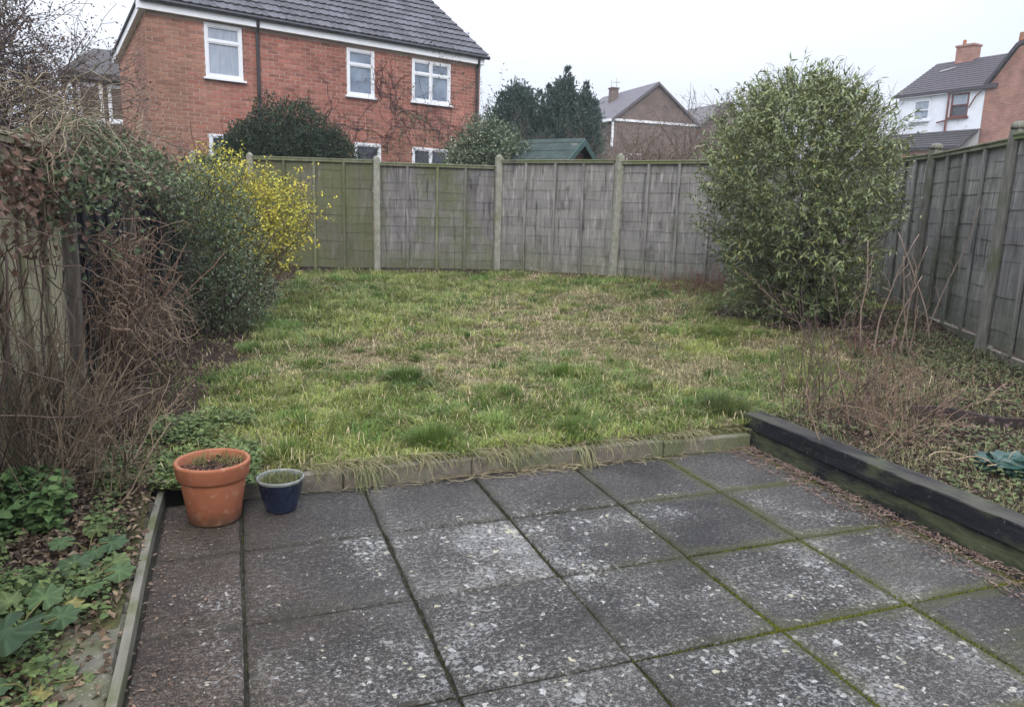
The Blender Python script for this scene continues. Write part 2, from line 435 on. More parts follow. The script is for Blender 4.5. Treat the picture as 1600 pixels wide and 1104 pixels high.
# paving slab: dark exposed aggregate, lichen blotches, moss creeping from the joints, brown stain at the left
def slab_mat():
    m, t, s = nodes('paving_concrete')
    base = ramp(t, pos_noise(t, 2.2, 5), [(.3, (.024, .023, .022)), (.7, (.055, .052, .049))])
    grit = pos_noise(t, 150, 3, rough=.8)
    base = mixc(t, 1.0, base, ramp(t, grit, [(.34, (.4,) * 3), (.5, (.9,) * 3), (.63, (2.4, 2.35, 2.25))]), 'MULTIPLY')
    mid = pos_noise(t, 38, 4, (1, 1.5, 1), .7)
    base = mixc(t, 1.0, base, ramp(t, mid, [(.30, (.5,) * 3), (.52, (.9,) * 3), (.74, (2.3, 2.27, 2.2))]), 'MULTIPLY')
    info = t.nodes.new('ShaderNodeObjectInfo')
    base = mixc(t, 1.0, base, ramp(t, info.outputs['Random'], [(0, (.8, .8, .81)), (1, (1.3, 1.28, 1.24))]), 'MULTIPLY')
    geo = t.nodes.new('ShaderNodeNewGeometry'); sp = N_(t, 'ShaderNodeSeparateXYZ'); t.links.new(geo.outputs['Position'], sp.inputs[0])
    # brown algae film on the left row
    brown = math_(t, 'MULTIPLY', mask(t, math_(t, 'ADD', sp.outputs['X'], math_(t, 'MULTIPLY', pos_noise(t, 2.5, 4), .9)), .95, .35), .75)
    base = mixc(t, brown, base, mixc(t, 1.0, base, (1.2, .93, .74), 'MULTIPLY'))
    # lichen: voronoi blotches gated by broad noise
    v = N_(t, 'ShaderNodeTexVoronoi', Scale=33.0, Randomness=1.0)
    wn = N_(t, 'ShaderNodeTexNoise', Scale=22.0, Detail=4)
    va = N_(t, 'ShaderNodeMix'); va.data_type = 'RGBA'; va.blend_type = 'ADD'; va.inputs[0].default_value = .07
    t.links.new(geo.outputs['Position'], va.inputs[6]); t.links.new(geo.outputs['Position'], wn.inputs['Vector']); t.links.new(wn.outputs['Color'], va.inputs[7])
    t.links.new(va.outputs[2], v.inputs['Vector'])
    sepc = N_(t, 'ShaderNodeSeparateColor'); t.links.new(v.outputs['Color'], sepc.inputs[0])
    broad = pos_noise(t, 1.9, 5, off=(7, 3, 0), rough=.72)
    broad = mask(t, math_(t, 'ADD', broad, math_(t, 'MULTIPLY', math_(t, 'SUBTRACT', info.outputs['Random'], .5), .09)), .36, .68)
    # more of it in the middle of the patio
    cx = math_(t, 'ABSOLUTE', math_(t, 'SUBTRACT', sp.outputs['X'], 1.25), 0.0)
    broad = math_(t, 'MULTIPLY', math_(t, 'ADD', math_(t, 'MULTIPLY', broad, 1.15), math_(t, 'MULTIPLY', mask(t, cx, 1.7, .2), .45)), mask(t, sp.outputs['Y'], .0, -.75))
    dist = math_(t, 'ADD', v.outputs['Distance'], math_(t, 'MULTIPLY', sepc.outputs[0], .55))
    thr = math_(t, 'SUBTRACT', dist, math_(t, 'MULTIPLY', broad, .44))
    lich = mask(t, thr, .02, -.07)
    lich = math_(t, 'MULTIPLY', lich, mask(t, pos_noise(t, 85, 3), .28, .5))
    lcol = ramp(t, sepc.outputs[1], [(.2, (.22, .215, .20)), (.7, (.40, .39, .37)), (.97, (.40, .37, .25))])
    sp2 = pos_noise(t, 62, 6, rough=.75, off=(3, 3, 3))
    spk = math_(t, 'MULTIPLY', mask(t, math_(t, 'ADD', sp2, math_(t, 'MULTIPLY', broad, .15)), .66, .74), .8)
    base = mixc(t, spk, base, (.20, .195, .185))
    base = mixc(t, math_(t, 'MULTIPLY', lich, .8), base, lcol)
    # small pale flecks
    v2 = N_(t, 'ShaderNodeTexVoronoi', Scale=75.0); t.links.new(va.outputs[2], v2.inputs['Vector'])
    fl = math_(t, 'MULTIPLY', mask(t, v2.outputs['Distance'], .22, .12), mask(t, pos_noise(t, 3.0, 4, off=(0, 5, 2)), .42, .62))
    base = mixc(t, math_(t, 'MULTIPLY', fl, .65), base, (.2, .195, .18))
    # green film to the right and near joints (object space distance from the slab's edge)
    tcn = t.nodes.new('ShaderNodeTexCoord'); so = N_(t, 'ShaderNodeSeparateXYZ'); t.links.new(tcn.outputs['Object'], so.inputs[0])
    ed = math_(t, 'MAXIMUM', math_(t, 'ABSOLUTE', so.outputs['X'], 0.0), math_(t, 'ABSOLUTE', so.outputs['Y'], 0.0))
    edn = math_(t, 'ADD', ed, math_(t, 'MULTIPLY', math_(t, 'SUBTRACT', pos_noise(t, 9, 5), .5), .14))
    rightm = mask(t, math_(t, 'ADD', sp.outputs['X'], math_(t, 'MULTIPLY', pos_noise(t, 1.3, 3, off=(3, 1, 1)), 1.6)), 1.9, 3.3)
    gm = math_(t, 'MULTIPLY', mask(t, edn, .235, .30), math_(t, 'ADD', math_(t, 'MULTIPLY', rightm, .55), .06))
    film = math_(t, 'MULTIPLY', mask(t, math_(t, 'ADD', math_(t, 'MULTIPLY', sp.outputs['X'], .17), pos_noise(t, 2, 4, off=(5, 5, 5))), .98, 1.25), .55)
    base = mixc(t, math_(t, 'MAXIMUM', gm, film), base, (.075, .080, .022))
    # darker dirt near every edge
    base = mixc(t, math_(t, 'MULTIPLY', mask(t, edn, .26, .31), .5), base, (.028, .026, .022))
    t.links.new(base, s.inputs['Base Color'])
    t.links.new(mask(t, mid, .2, .8), s.inputs['Roughness'])
    rr = N_(t, 'ShaderNodeMapRange'); rr.inputs['To Min'].default_value = .55; rr.inputs['To Max'].default_value = .9
    t.links.new(pos_noise(t, 3, 4, off=(1, 8, 2)), rr.inputs['Value']); t.links.new(rr.outputs['Result'], s.inputs['Roughness'])
    s.inputs['Specular IOR Level'].default_value = .22
    h = math_(t, 'ADD', math_(t, 'MULTIPLY', grit, .7), math_(t, 'MULTIPLY', mid, 1.0))
    h = math_(t, 'ADD', h, math_(t, 'MULTIPLY', pos_noise(t, 7, 3, off=(2, 2, 2)), 1.6))
    bump(t, s, h, .75, .008)
    return m
M['slab'] = slab_mat()
M['joint'] = noise_mat('joint', (.010, .009, .007), (.035, .032, .02), 30, .95, .5)

def soil_mat():
    m, t, s = nodes('soil_and_thatch')
    a = N_(t, 'ShaderNodeAttribute'); a.attribute_name = 'Col'
    sc = N_(t, 'ShaderNodeSeparateColor'); t.links.new(a.outputs['Color'], sc.inputs[0])
    soil = ramp(t, pos_noise(t, 18, 6, rough=.7), [(.3, (.018, .013, .010)), (.6, (.055, .038, .028)), (.8, (.11, .08, .055))])
    th = ramp(t, pos_noise(t, 25, 6, rough=.7), [(.28, (.03, .032, .014)), (.5, (.075, .075, .03)), (.75, (.16, .14, .075))])
    o = mixc(t, sc.outputs[0], th, soil)
    t.links.new(o, s.inputs['Base Color']); s.inputs['Roughness'].default_value = .95; s.inputs['Specular IOR Level'].default_value = .1
    bump(t, s, pos_noise(t, 40, 6, rough=.7), .9, .03)
    return m
M['soil'] = soil_mat()
M['far_ground'] = noise_mat('far_ground', (.05, .06, .025), (.10, .10, .05), 1.5, .95, .3)

# ------------------------------------------------------------------ ground
def gz(x, y):
    x = np.asarray(x, float); y = np.asarray(y, float)
    z = .075 + .038 * np.maximum(y, 0) + .02 * x + .052 * np.maximum(x - 3.5, 0) + .03 * sstep(3.1, 3.4, x) * sstep(.5, -.2, y)
    z = z - .035 * sstep(0, -1.5, y) * sstep(0, -.3, x)
    return z + .02 * (vnoise(x, y, .9, 0) - .5) + .034 * (vnoise(x, y, 3.3, 1) - .5) * sstep(.05, .6, np.abs(y))
FP = {  # fence corner and post positions, x y
    'KL': (-.52, 8.95), 'P0': (.30, 8.70), 'P1': (2.14, 8.17), 'P2': (3.95, 7.62), 'P3': (5.28, 6.16), 'Q1': (6.39, 4.60),
    'K': (7.37, 3.22), 'P4': (7.00, 2.36), 'P5': (6.09, .80), 'P6': (5.13, -.86),
    'L3': (-.61, 7.2), 'L2': (-.72, 5.33), 'L15': (-.85, 3.43), 'L1': (-.97, 1.53), 'L0': (-1.10, -.40), 'Lm': (-1.23, -2.33)}
def dist_seg(x, y, a, b_):
    ax, ay = FP[a]; bx, by = FP[b_]
    dx, dy = bx - ax, by - ay; t = np.clip(((x - ax) * dx + (y - ay) * dy) / (dx * dx + dy * dy), 0, 1)
    return np.hypot(x - ax - t * dx, y - ay - t * dy)
def bed(x, y):
    """1 in soil beds, 0 on the lawn"""
    x = np.asarray(x, float); y = np.asarray(y, float)
    j = (vnoise(x, y, 2.2, 2) - .5) * .5
    left = sstep(.12, -.12, x - (-.38 + .165 * y) + j * .6)
    fb = np.minimum(dist_seg(x, y, 'KL', 'P1'), dist_seg(x, y, 'P1', 'P2') + .08)
    back = sstep(.62, .30, fb + j * .5)
    backr = sstep(.35, .15, np.minimum(dist_seg(x, y, 'P2', 'P3'), 9) + j * .4) * .7
    fr = sstep(.75, .45, dist_seg(x, y, 'Q1', 'K') + j)
    bush = sstep(1.05, .75, np.hypot((x - 5.75), (y - 2.75) * 1.0) + j)
    right = sstep(-.15, .2, (x - 3.95 - .80 * np.maximum(y, 0)) + j) * sstep(2.6, 1.8, y)
    rb = sstep(3.12, 3.3, x + j * .1) * sstep(.35, .05, y + j * .5)
    return np.clip(np.maximum.reduce([left, back, backr, fr, bush, right, rb]), 0, 1)
def in_garden(x, y):
    poly = [FP[k] for k in ('Lm', 'L0', 'L1', 'L15', 'L2', 'L3', 'KL', 'P1', 'P2', 'P3', 'Q1', 'K', 'P4', 'P5', 'P6')]
    poly += [(4.2, -2.6)]
    ins = np.zeros(np.shape(x), bool); n = len(poly)
    for i in range(n):
        x1, y1 = poly[i]; x2, y2 = poly[(i + 1) % n]
        c = ((y1 > y) != (y2 > y)) & (x < (x2 - x1) * (y - y1) / (y2 - y1 + 1e-12) + x1)
        ins ^= c
    return ins
def ground_sheet(name, x0, x1, y0, y1, step):
    nx = int((x1 - x0) / step) + 1; ny = int((y1 - y0) / step) + 1
    X, Y = np.meshgrid(np.linspace(x0, x1, nx), np.linspace(y0, y1, ny))
    Z = gz(X, Y) + .012 * (vnoise(X, Y, 9, 3) - .5)
    if name == 'lawn': Z[0] = np.where(X[0] > -.36, .06, Z[0])
    V = np.stack([X, Y, Z], -1).reshape(-1, 3)
    i = np.arange(ny - 1)[:, None] * nx + np.arange(nx - 1)[None, :]
    F = np.stack([i, i + 1, i + nx + 1, i + nx], -1).reshape(-1, 4)
    bd = bed(X, Y).ravel()
    b = Buf(); b.addarr(V, F, np.stack([bd, bd, bd], 1))
    return tag(put(name, b.mesh(name, M['soil'], True)), kind='structure')
ground_sheet('lawn', -1.7, 8.2, .046, 9.6, .06)
ground_sheet('flower_bed_left', -1.7, -.40, -3.4, .055, .06)
ground_sheet('flower_bed_right', 3.2, 6.6, -3.4, .055, .06)
b = Buf()
b.add([(-400, -400, -.12), (400, -400, -.12), (400, 400, -.12), (-400, 400, -.12)], [(0, 1, 2, 3)])
tag(put('ground', b.mesh('ground', M['far_ground'])), kind='structure')
# neighbours' plots behind the fences, rising to the houses
b = Buf()
gx = np.linspace(-60, 90, 60); gy = np.linspace(9.8, 120, 60); X, Y = np.meshgrid(gx, gy)
Z = .3 + .05 * (Y - 9.8) * 1.2 + np.zeros_like(X); Z = np.minimum(Z, 2.2 + .03 * Y)
V = np.stack([X, Y, Z], -1).reshape(-1, 3); i = np.arange(59)[:, None] * 60 + np.arange(59)[None, :]
b.addarr(V, np.stack([i, i + 1, i + 61, i + 60], -1).reshape(-1, 4), np.ones((3600, 3)))
tag(put('neighbouring_gardens', b.mesh('neighbouring_gardens', M['far_ground'], True)), kind='structure')

# ------------------------------------------------------------------ patio
patio_b = Buf(); box(patio_b, -.40, 3.30, -4.6, .02, -.11, -.014)
patio = tag(put('patio', patio_b.mesh('patio', M['joint'])), kind='structure')
def slab_mesh(sx, sy, k):
    b = Buf(); e = .008; nx = 13; ny = 13
    xs = np.concatenate([[-sx / 2, -sx / 2 + e], np.linspace(-sx / 2, sx / 2, nx)[1:-1], [sx / 2 - e, sx / 2]])
    ys = np.concatenate([[-sy / 2, -sy / 2 + e], np.linspace(-sy / 2, sy / 2, ny)[1:-1], [sy / 2 - e, sy / 2]])
    X, Y = np.meshgrid(xs, ys); n1 = len(xs); n2 = len(ys)
    Z = .0025 * (vnoise(X + k * 3.1, Y + k, 7, 4) - .5)
    rimm = np.zeros_like(Z, bool); rimm[0] = rimm[-1] = True; rimm[:, 0] = rimm[:, -1] = True
    Z[rimm] -= .006 + .003 * rng.random(rimm.sum())
    X[:, 0] += .006 * rng.random(n2) ** 2.5; X[:, -1] -= .006 * rng.random(n2) ** 2.5; Y[0] += .006 * rng.random(n1) ** 2.5; Y[-1] -= .006 * rng.random(n1) ** 2.5
    V = np.stack([X, Y, Z], -1).reshape(-1, 3)
    i = np.arange(n2 - 1)[:, None] * n1 + np.arange(n1 - 1)[None, :]
    F = np.stack([i, i + 1, i + n1 + 1, i + n1], -1).reshape(-1, 4)
    b.addarr(V, F, np.ones((len(V), 3)))
    ring = list(range(n1)) + [r * n1 + n1 - 1 for r in range(1, n2)] + [(n2 - 1) * n1 + c for c in range(n1 - 2, -1, -1)] + [r * n1 for r in range(n2 - 2, 0, -1)]
    RV = V[ring].copy(); RV2 = RV.copy(); RV2[:, 2] = -.04; m_ = len(ring)
    b.add(np.concatenate([RV, RV2]), [(j, m_ + j, m_ + (j + 1) % m_, (j + 1) % m_) for j in range(m_)])
    return b.mesh('slab', M['slab'], True)
variants = {w_: [slab_mesh(w_, .591, k) for k in range(3)] for w_ in (.591, .329)}
ncut = 0
for j in range(0, 8):
    for i in range(-1, 6):
        if i == -1: cx, w_ = -.172, .329
        elif i == 5: cx, w_ = 3.0 + .03, .0
        else: cx, w_ = .3 + .6 * i, .591
        if i == 5: continue
        o = put('slab', variants[w_][(i * 3 + j) % 3], patio,
                (cx + rng.normal(0, .002), -.3 - .6 * j + rng.normal(0, .002), rng.normal(0, .0015)))
        o.rotation_euler = (rng.normal(0, .003), rng.normal(0, .003), rng.normal(0, .003) + (PI if (i + j) % 2 and w_ > .5 else 0))
# moss standing in the joints
b = Buf()
def moss_run(x0, y0, x1, y1, n):
    t = rng.random(n); x = x0 + (x1 - x0) * t; y = y0 + (y1 - y0) * t
    green = sstep(.9, 2.6, x + (vnoise(x, y, 1.2, 2) - .5) * 1.6)
    keep = rng.random(n) < (.25 + .75 * green) * (.25 + vnoise(x, y, 7, 5))
    x, y, green = x[keep], y[keep], green[keep]; n = len(x)
    L_ = math.hypot(x1 - x0, y1 - y0); px_, py_ = -(y1 - y0) / L_, (x1 - x0) / L_
    off = rng.normal(0, .003 + .0025 * green); x = x + px_ * off; y = y + py_ * off
    h = rng.uniform(.002, .006, n) * (.5 + .8 * green); r = rng.uniform(.0025, .005, n) * (.6 + .5 * green)
    zb = -.012
    base = np.stack([x, y, np.full(n, zb)], 1)
    V = [base + np.stack([np.cos(a) * r, np.sin(a) * r, np.zeros(n)], 1) for a in (0, 2.1, 4.2)]
    V.append(base + np.stack([np.zeros(n), np.zeros(n), h - zb - .004], 1))
    V = np.stack(V, 1).reshape(-1, 3); i = np.arange(n) * 4
    F = np.concatenate([np.stack([i, i + 1, i + 3], 1), np.stack([i + 1, i + 2, i + 3], 1), np.stack([i + 2, i, i + 3], 1)])
    col = mixcol((.035, .033, .018), (.14, .15, .022), np.clip(green + rng.normal(0, .2, n), 0, 1)) * rng.uniform(.6, 1.35, (n, 1))
    b.addarr(V, F, np.repeat(col, 4, 0))
for i in range(0, 6): moss_run(.6 * i, 0, .6 * i, -3.2, 2600)
for j in range(1, 6): moss_run(-.34, -.6 * j, 3.04, -.6 * j, 2600)
moss_run(-.34, .01 - .012, 3.05, -.002, 2000)
tag(put('joint_moss', b.mesh('joint_moss', M['moss'])), kind='stuff', label='green and dark moss filling the joints between the paving slabs', cat='moss')

# concrete edging between patio and lawn
ke = tag(empty('kerb_edging', (0, 0, 0)), 'low concrete edging between the paving slabs and the lawn', 'edging')
xk = [-.10, .50, 1.20, 1.93, 2.42, 3.06]
for k in range(5):
    b = Buf(); beveled_box(b, xk[k] + .003, xk[k + 1] - .003, 0, .05, -.05, .098, .008)
    o = put('edging_stone', b.mesh('edging_stone', M['kerb']), ke, (0, rng.normal(0, .002), 0))
    o.rotation_euler = (rng.normal(0, .01), 0, 0)
    if k == 4: o.location.z = -.012
# timber board holding back the left bed
b = Buf()
ys = np.linspace(.10, -2.6, 24); xo = -.352 + .006 * np.sin(ys * 3)
for k in range(23):
    hexa(b, [(xo[k + 1] - .028, ys[k + 1], -.08), (xo[k + 1], ys[k + 1], -.08), (xo[k], ys[k], -.08), (xo[k] - .028, ys[k], -.08),
             (xo[k + 1] - .028, ys[k + 1], .052), (xo[k + 1], ys[k + 1], .050), (xo[k], ys[k], .050), (xo[k] - .028, ys[k], .052)])
M['edge_timber'] = noise_mat('edge_timber', (.085, .08, .06), (.20, .185, .15), 14, .85, .4, stretch=(1, .12, 1), extra=[((.07, .085, .025), 5, .5, .7)])
tag(put('timber_edging', b.mesh('timber_edging', M['edge_timber'])), 'weathered timber edging board along the left side of the patio', 'edging')
# mossy stone strip behind the board
M['mossy_stone'] = concrete('mossy_stone', (.06, .055, .042), (.13, .12, .095), .7, (.075, .08, .025))
st = tag(empty('stone_strip', (0, 0, 0)), kind='structure')
yy = .02
k = 0
while yy > -2.6:
    ln = rng.uniform(.28, .42); b = Buf()
    beveled_box(b, -.385 - rng.uniform(.16, .24), -.384, yy - ln + .006, yy, -.03, .04 + rng.uniform(-.006, .004), .012, jit=.003)
    put('stone', b.mesh('stone', M['mossy_stone']), st); yy -= ln
# two stacked sleepers
def sleeper(name, x0, x1, y0, y1, z0, z1, mat):
    b = Buf(); n = 40; ys = np.linspace(y0, y1, n); e = .005
    prof = [(x0, z0 + e), (x0 + e * .6, z0), (x1 - e, z0), (x1, z0 + e), (x1, z1 - e), (x1 - e, z1), (x0 + e, z1), (x0, z1 - e)]
    V = []
    for k, y in enumerate(ys):
        wob = .004 * math.sin(y * 2.1 + x0 * 7); endk = .006 if k in (0, n - 1) else 0
        for (x, z) in prof:
            V.append((x + wob + rng.normal(0, .0012), y, z + .003 * math.sin(y * 1.3 + z * 20) + rng.normal(0, .0012)))
    F = [(k * 8 + q, k * 8 + (q + 1) % 8, k * 8 + 8 + (q + 1) % 8, k * 8 + 8 + q) for k in range(n - 1) for q in range(8)]
    F += [tuple(range(7, -1, -1)), tuple((n - 1) * 8 + q for q in range(8))]
    b.add(V, F)
    return put(name, b.mesh(name, mat))
tag(sleeper('railway_sleeper', 3.075, 3.215, -3.3, .13, -.05, .098, M['sleeper_low']), 'lower black sleeper, green with algae, standing on the paving', 'sleeper')
tag(sleeper('railway_sleeper', 3.062, 3.205, -3.3, .10, .102, .205, M['sleeper_top']), 'upper black sleeper with worn grey top, lying on the mossy one', 'sleeper')

# ------------------------------------------------------------------ fences
def board_mesh(w_, h, k):
    """one lapped board, 0..1 in x is scaled by the panel, wavy lower edge"""
    b = Buf(); n = 15; xs = np.linspace(0, w_, n)
    lo = .010 * (vnoise(xs, xs * 0 + k * 2.3, 3.0, 3) - .5) * 2
    lo = lo + .004 * np.sin(xs * 9 + k)
    V = []
    for x, l in zip(xs, lo):
        bow = .0016 * math.sin(x * 5 + k * 1.7) + .0008 * math.sin(x * 13 + k * 2.9)
        V += [(x, -.0082 + bow, l), (x, .003, l), (x, .008, h), (x, -.0035 + bow * .4, h)]
    F = [(k_ * 4 + q, k_ * 4 + 4 + q, k_ * 4 + 4 + (q + 1) % 4, k_ * 4 + (q + 1) % 4) for k_ in range(n - 1) for q in range(4)]
    F += [(0, 1, 2, 3), tuple((n - 1) * 4 + q for q in (3, 2, 1, 0))]
    b.add(V, F)
    return b
_bm = {}
def fence_panel(pa, pb, za, zb, top, mat, railmat, label, group, nb=4, gap=.055, flip=False, lean=0.0, gravel=False):
    """lap panel from pa to pb; local x along the panel, -y faces the lawn"""
    (ax, ay), (bx, by) = pa, pb
    dx, dy = bx - ax, by - ay; Lp = math.hypot(dx, dy); ux, uy = dx / Lp, dy / Lp
    W = Lp - 2 * gap
    r = empty('garden_fence', (ax + ux * gap, ay + uy * gap, za), math.atan2(uy, ux))
    r.rotation_euler = (lean, 0, math.atan2(uy, ux))
    tag(r, label, 'fence', group)
    H = top - za; nbd = 12; pitch = (H - .05) / nbd
    for k in range(nbd):
        key = (mat.name, k % 5, round(pitch, 2))
        if key not in _bm: _bm[key] = board_mesh(1.8, pitch + .028, k % 5 + len(_bm)).mesh('board', mat)
        o = put('board', _bm[key], r, (0, 0, .02 + k * pitch)); o.scale = (W / 1.8, 1, 1)
        o.rotation_euler = (rng.normal(0, .006), rng.normal(0, .0015), 0)
    for k in range(1, nb):
        x = W * k / nb + rng.normal(0, .008)
        b = Buf(); beveled_box(b, x - .019, x + .019, -.043, -.019, 0, H - .045, .003, jit=.0008)
        o = put('batten', b.mesh('batten', mat if 'grey' in mat.name or 'dull' in mat.name else (railmat if k % 2 == 0 else mat)), r)
        o.rotation_euler = (0, rng.normal(0, .002), 0)
    b = Buf(); beveled_box(b, 0, W, -.045, .02, H - .045, H - .012, .004, jit=.0008); put('top_rail', b.mesh('top_rail', railmat), r)
    b = Buf(); beveled_box(b, -.01, W + .01, -.055, .03, H - .011, H + .006, .004, jit=.0008); put('capping', b.mesh('capping', railmat), r)
    if gravel:
        b = Buf(); beveled_box(b, -.02, W + .02, -.03, .015, -.22, -.004, .006, jit=.001); put('gravel_board', b.mesh('gravel_board', M['kerb']), r)
    return r
def fence_post(key, z0, z1, mat, label, group, s=.05, lean=(0, 0), cap='point', dxy=(0, 0)):
    x, y = FP[key]
    r = empty('fence_post', (x + dxy[0], y + dxy[1], z0 - .25), 0)
    tag(r, label, 'fence post', group)
    H = z1 - z0 + .25
    b = Buf(); beveled_box(b, -s, s, -s, s, 0, H - .035, .012, jit=.0015)
    put('shaft', b.mesh('shaft', mat), r)
    b = Buf()
    if cap == 'point':
        beveled_box(b, -s + .004, s - .004, -s + .004, s - .004, H - .035, H, .03, jit=.001)
    else:
        lathe(b, [(0, H - .036), (s * 1.18, H - .036), (s * 1.25, H - .02), (s * 1.15, H + .0), (s * .7, H + .022), (.0, H + .028)], 16)
    put('cap', b.mesh('cap', mat, cap != 'point'), r)
    r.rotation_euler = (lean[0], lean[1], 0)
    return r
GB = 'lap panels of the back fence'; GR = 'lap panels of the right-hand fence'; GL = 'panels of the left-hand fence'
def pz(k): return float(gz(*FP[k]))
fence_panel(FP['KL'], FP['P0'], .44, 0, 2.10, M['fence_green'], M['fence_green'], 'short green fence panel in the far left corner behind the yellow shrub', GB, 2)
fence_panel(FP['P0'], FP['P1'], .44, 0, 2.12, M['fence_green'], M['fence_rail'], 'green algae covered fence panel just right of the yellow shrub', GB)
fence_panel(FP['P1'], FP['P2'], .46, 0, 2.09, M['fence_mixed'], M['fence_rail'], 'fence panel half grey half green, left of the post at the bend', GB)
fence_panel(FP['P2'], FP['P3'], .48, 0, 2.18, M['fence_grey'], M['fence_rail'], 'grey fence panel in front of the green shed roof', GB)
fence_panel(FP['P3'], FP['Q1'], .48, 0, 2.16, M['fence_grey'], M['fence_rail'], 'grey fence panel left of the big bush, brown twigs at its foot', GB)
fence_panel(FP['Q1'], FP['K'], .50, 0, 2.14, M['fence_grey'], M['fence_rail'], 'grey fence panel mostly hidden behind the big bush', GB)
fence_panel(FP['K'], FP['P4'], .52, 0, 2.14, M['fence_dull'], M['fence_rail'], 'short weathered panel between the big bush and the first right-hand post', GR, 3)
fence_panel(FP['P4'], FP['P5'], .47, 0, 2.13, M['fence_dull'], M['fence_rail'], 'tall weathered panel between the two round-capped posts', GR, 4, gravel=True)
fence_panel(FP['P5'], FP['P6'], .40, 0, 2.16, M['fence_grey'], M['fence_rail'], 'pale panel at the right edge over a concrete gravel board', GR, 4, gravel=True)
GP = 'concrete posts of the back fence'
fence_post('KL', pz('KL'), 2.18, M['post_concrete'], 'concrete post in the far left corner hidden by the yellow shrub', GP)
fence_post('P0', pz('P0'), 2.18, M['post_concrete'], 'concrete post behind the yellow shrub', GP)
fence_post('P1', pz('P1'), 2.19, M['post_concrete'], 'pale concrete post between a green and a half grey panel', GP, dxy=(0, -.03))
fence_post('P2', pz('P2'), 2.27, M['post_concrete'], 'concrete post where the back fence bends, below the shed roof', GP, dxy=(0, -.04))
fence_post('P3', pz('P3'), 2.27, M['post_concrete'], 'pale concrete post between the two grey panels', GP, lean=(0, .02), dxy=(-.03, -.04))
fence_post('Q1', pz('Q1'), 2.24, M['post_concrete'], 'concrete post half hidden by the left side of the big bush', GP, dxy=(-.03, -.03))
GRP = 'posts of the right-hand fence'
fence_post('K', pz('K'), 2.2, M['post_wood'], 'corner post behind the big bush', GRP, cap='round')
fence_post('P4', pz('P4'), 2.22, M['post_wood'], 'grey round-capped post beside the big bush', GRP, s=.052, cap='round', lean=(.02, .0), dxy=(-.03, 0))
fence_post('P5', pz('P5') - .1, 2.24, M['post_wood'], 'tall round-capped post near the right edge', GRP, s=.055, cap='round', lean=(.01, .01), dxy=(-.03, 0))
GLP = 'old posts of the left-hand fence'
for key, lb in (('L3', 'old post of the left fence behind the yellow shrub'), ('L2', 'mossy old post at the left end of the evergreen shrub'),
                ('L15', 'old post of the left fence behind the brown vine'), ('L1', 'grey old post standing between tan and black panels'),
                ('L0', 'old post of the left fence at the picture edge')):
    fence_post(key, pz(key), 1.80 if key != 'L1' else 1.83, M['old_post'], lb, GLP, s=.04, lean=(rng.normal(0, .006), .012), dxy=(.03, 0))
fence_panel(FP['L0'], FP['L1'], .12, 0, 1.74, M['fence_tan'], M['fence_tan'], 'tan fence panel at the far left behind bare stems', GL, 5)
fence_panel(FP['Lm'], FP['L0'], .08, 0, 1.74, M['fence_tan'], M['fence_tan'], 'tan fence panel nearest the camera, outside the left edge', GL, 5)
fence_panel(FP['L1'], FP['L15'], .15, 0, 1.60, M['fence_dark'], M['fence_dark'], 'black fence panel behind the brown vine, next to the grey post', GL, 5)
fence_panel(FP['L15'], FP['L2'], .2, 0, 1.60, M['fence_dark'], M['fence_dark'], 'black fence panel behind the vine, below the ivy', GL, 5)
fence_panel(FP['L2'], FP['L3'], .3, 0, 1.75, M['fence_dark'], M['fence_dark'], 'black fence panel behind the evergreen shrub', GL, 5)
fence_panel(FP['L3'], FP['KL'], .35, 0, 1.85, M['fence_green'], M['fence_green'], 'green fence panel behind the yellow shrub on the left side', GL, 5)

# ------------------------------------------------------------------ houses
def frame(p, q):
    p = np.array(p, float); q = np.array(q, float); U = q - p; U[2] = 0; Lh = np.linalg.norm(U); U /= Lh
    return p, U, np.array([U[1], -U[0], 0]), Lh      # origin, along, outward (towards the viewer), length
class Wall:
    """a vertical wall plane; pt(s, z, out) gives world points"""
    def __init__(s, p, q): s.p, s.U, s.N, s.L = frame(p, q)
    def pt(s, a, z, o=0.0): return s.p * np.array([1, 1, 0]) + s.U * a + s.N * o + np.array([0, 0, z])
    def box(s, b, a0, a1, z0, z1, o0, o1, col=(1, 1, 1)):
        hexa(b, [s.pt(a0, z0, o1), s.pt(a1, z0, o1), s.pt(a1, z0, o0), s.pt(a0, z0, o0), s.pt(a0, z1, o1), s.pt(a1, z1, o1), s.pt(a1, z1, o0), s.pt(a0, z1, o0)], col)
def wall_with_holes(W, a0, a1, z0, z1, holes, mat, name, parent, o=0.0, thick=.12):
    b = Buf(); xs = sorted({a0, a1, *[h[0] for h in holes], *[h[1] for h in holes]}); zs = sorted({z0, z1, *[h[2] for h in holes], *[h[3] for h in holes]})
    for i in range(len(xs) - 1):
        for j in range(len(zs) - 1):
            mx_, mz_ = (xs[i] + xs[i + 1]) / 2, (zs[j] + zs[j + 1]) / 2
            if any(h[0] < mx_ < h[1] and h[2] < mz_ < h[3] for h in holes): continue
            W.box(b, xs[i], xs[i + 1], zs[j], zs[j + 1], o - thick, o)
    return put(name, b.mesh(name, mat), parent)
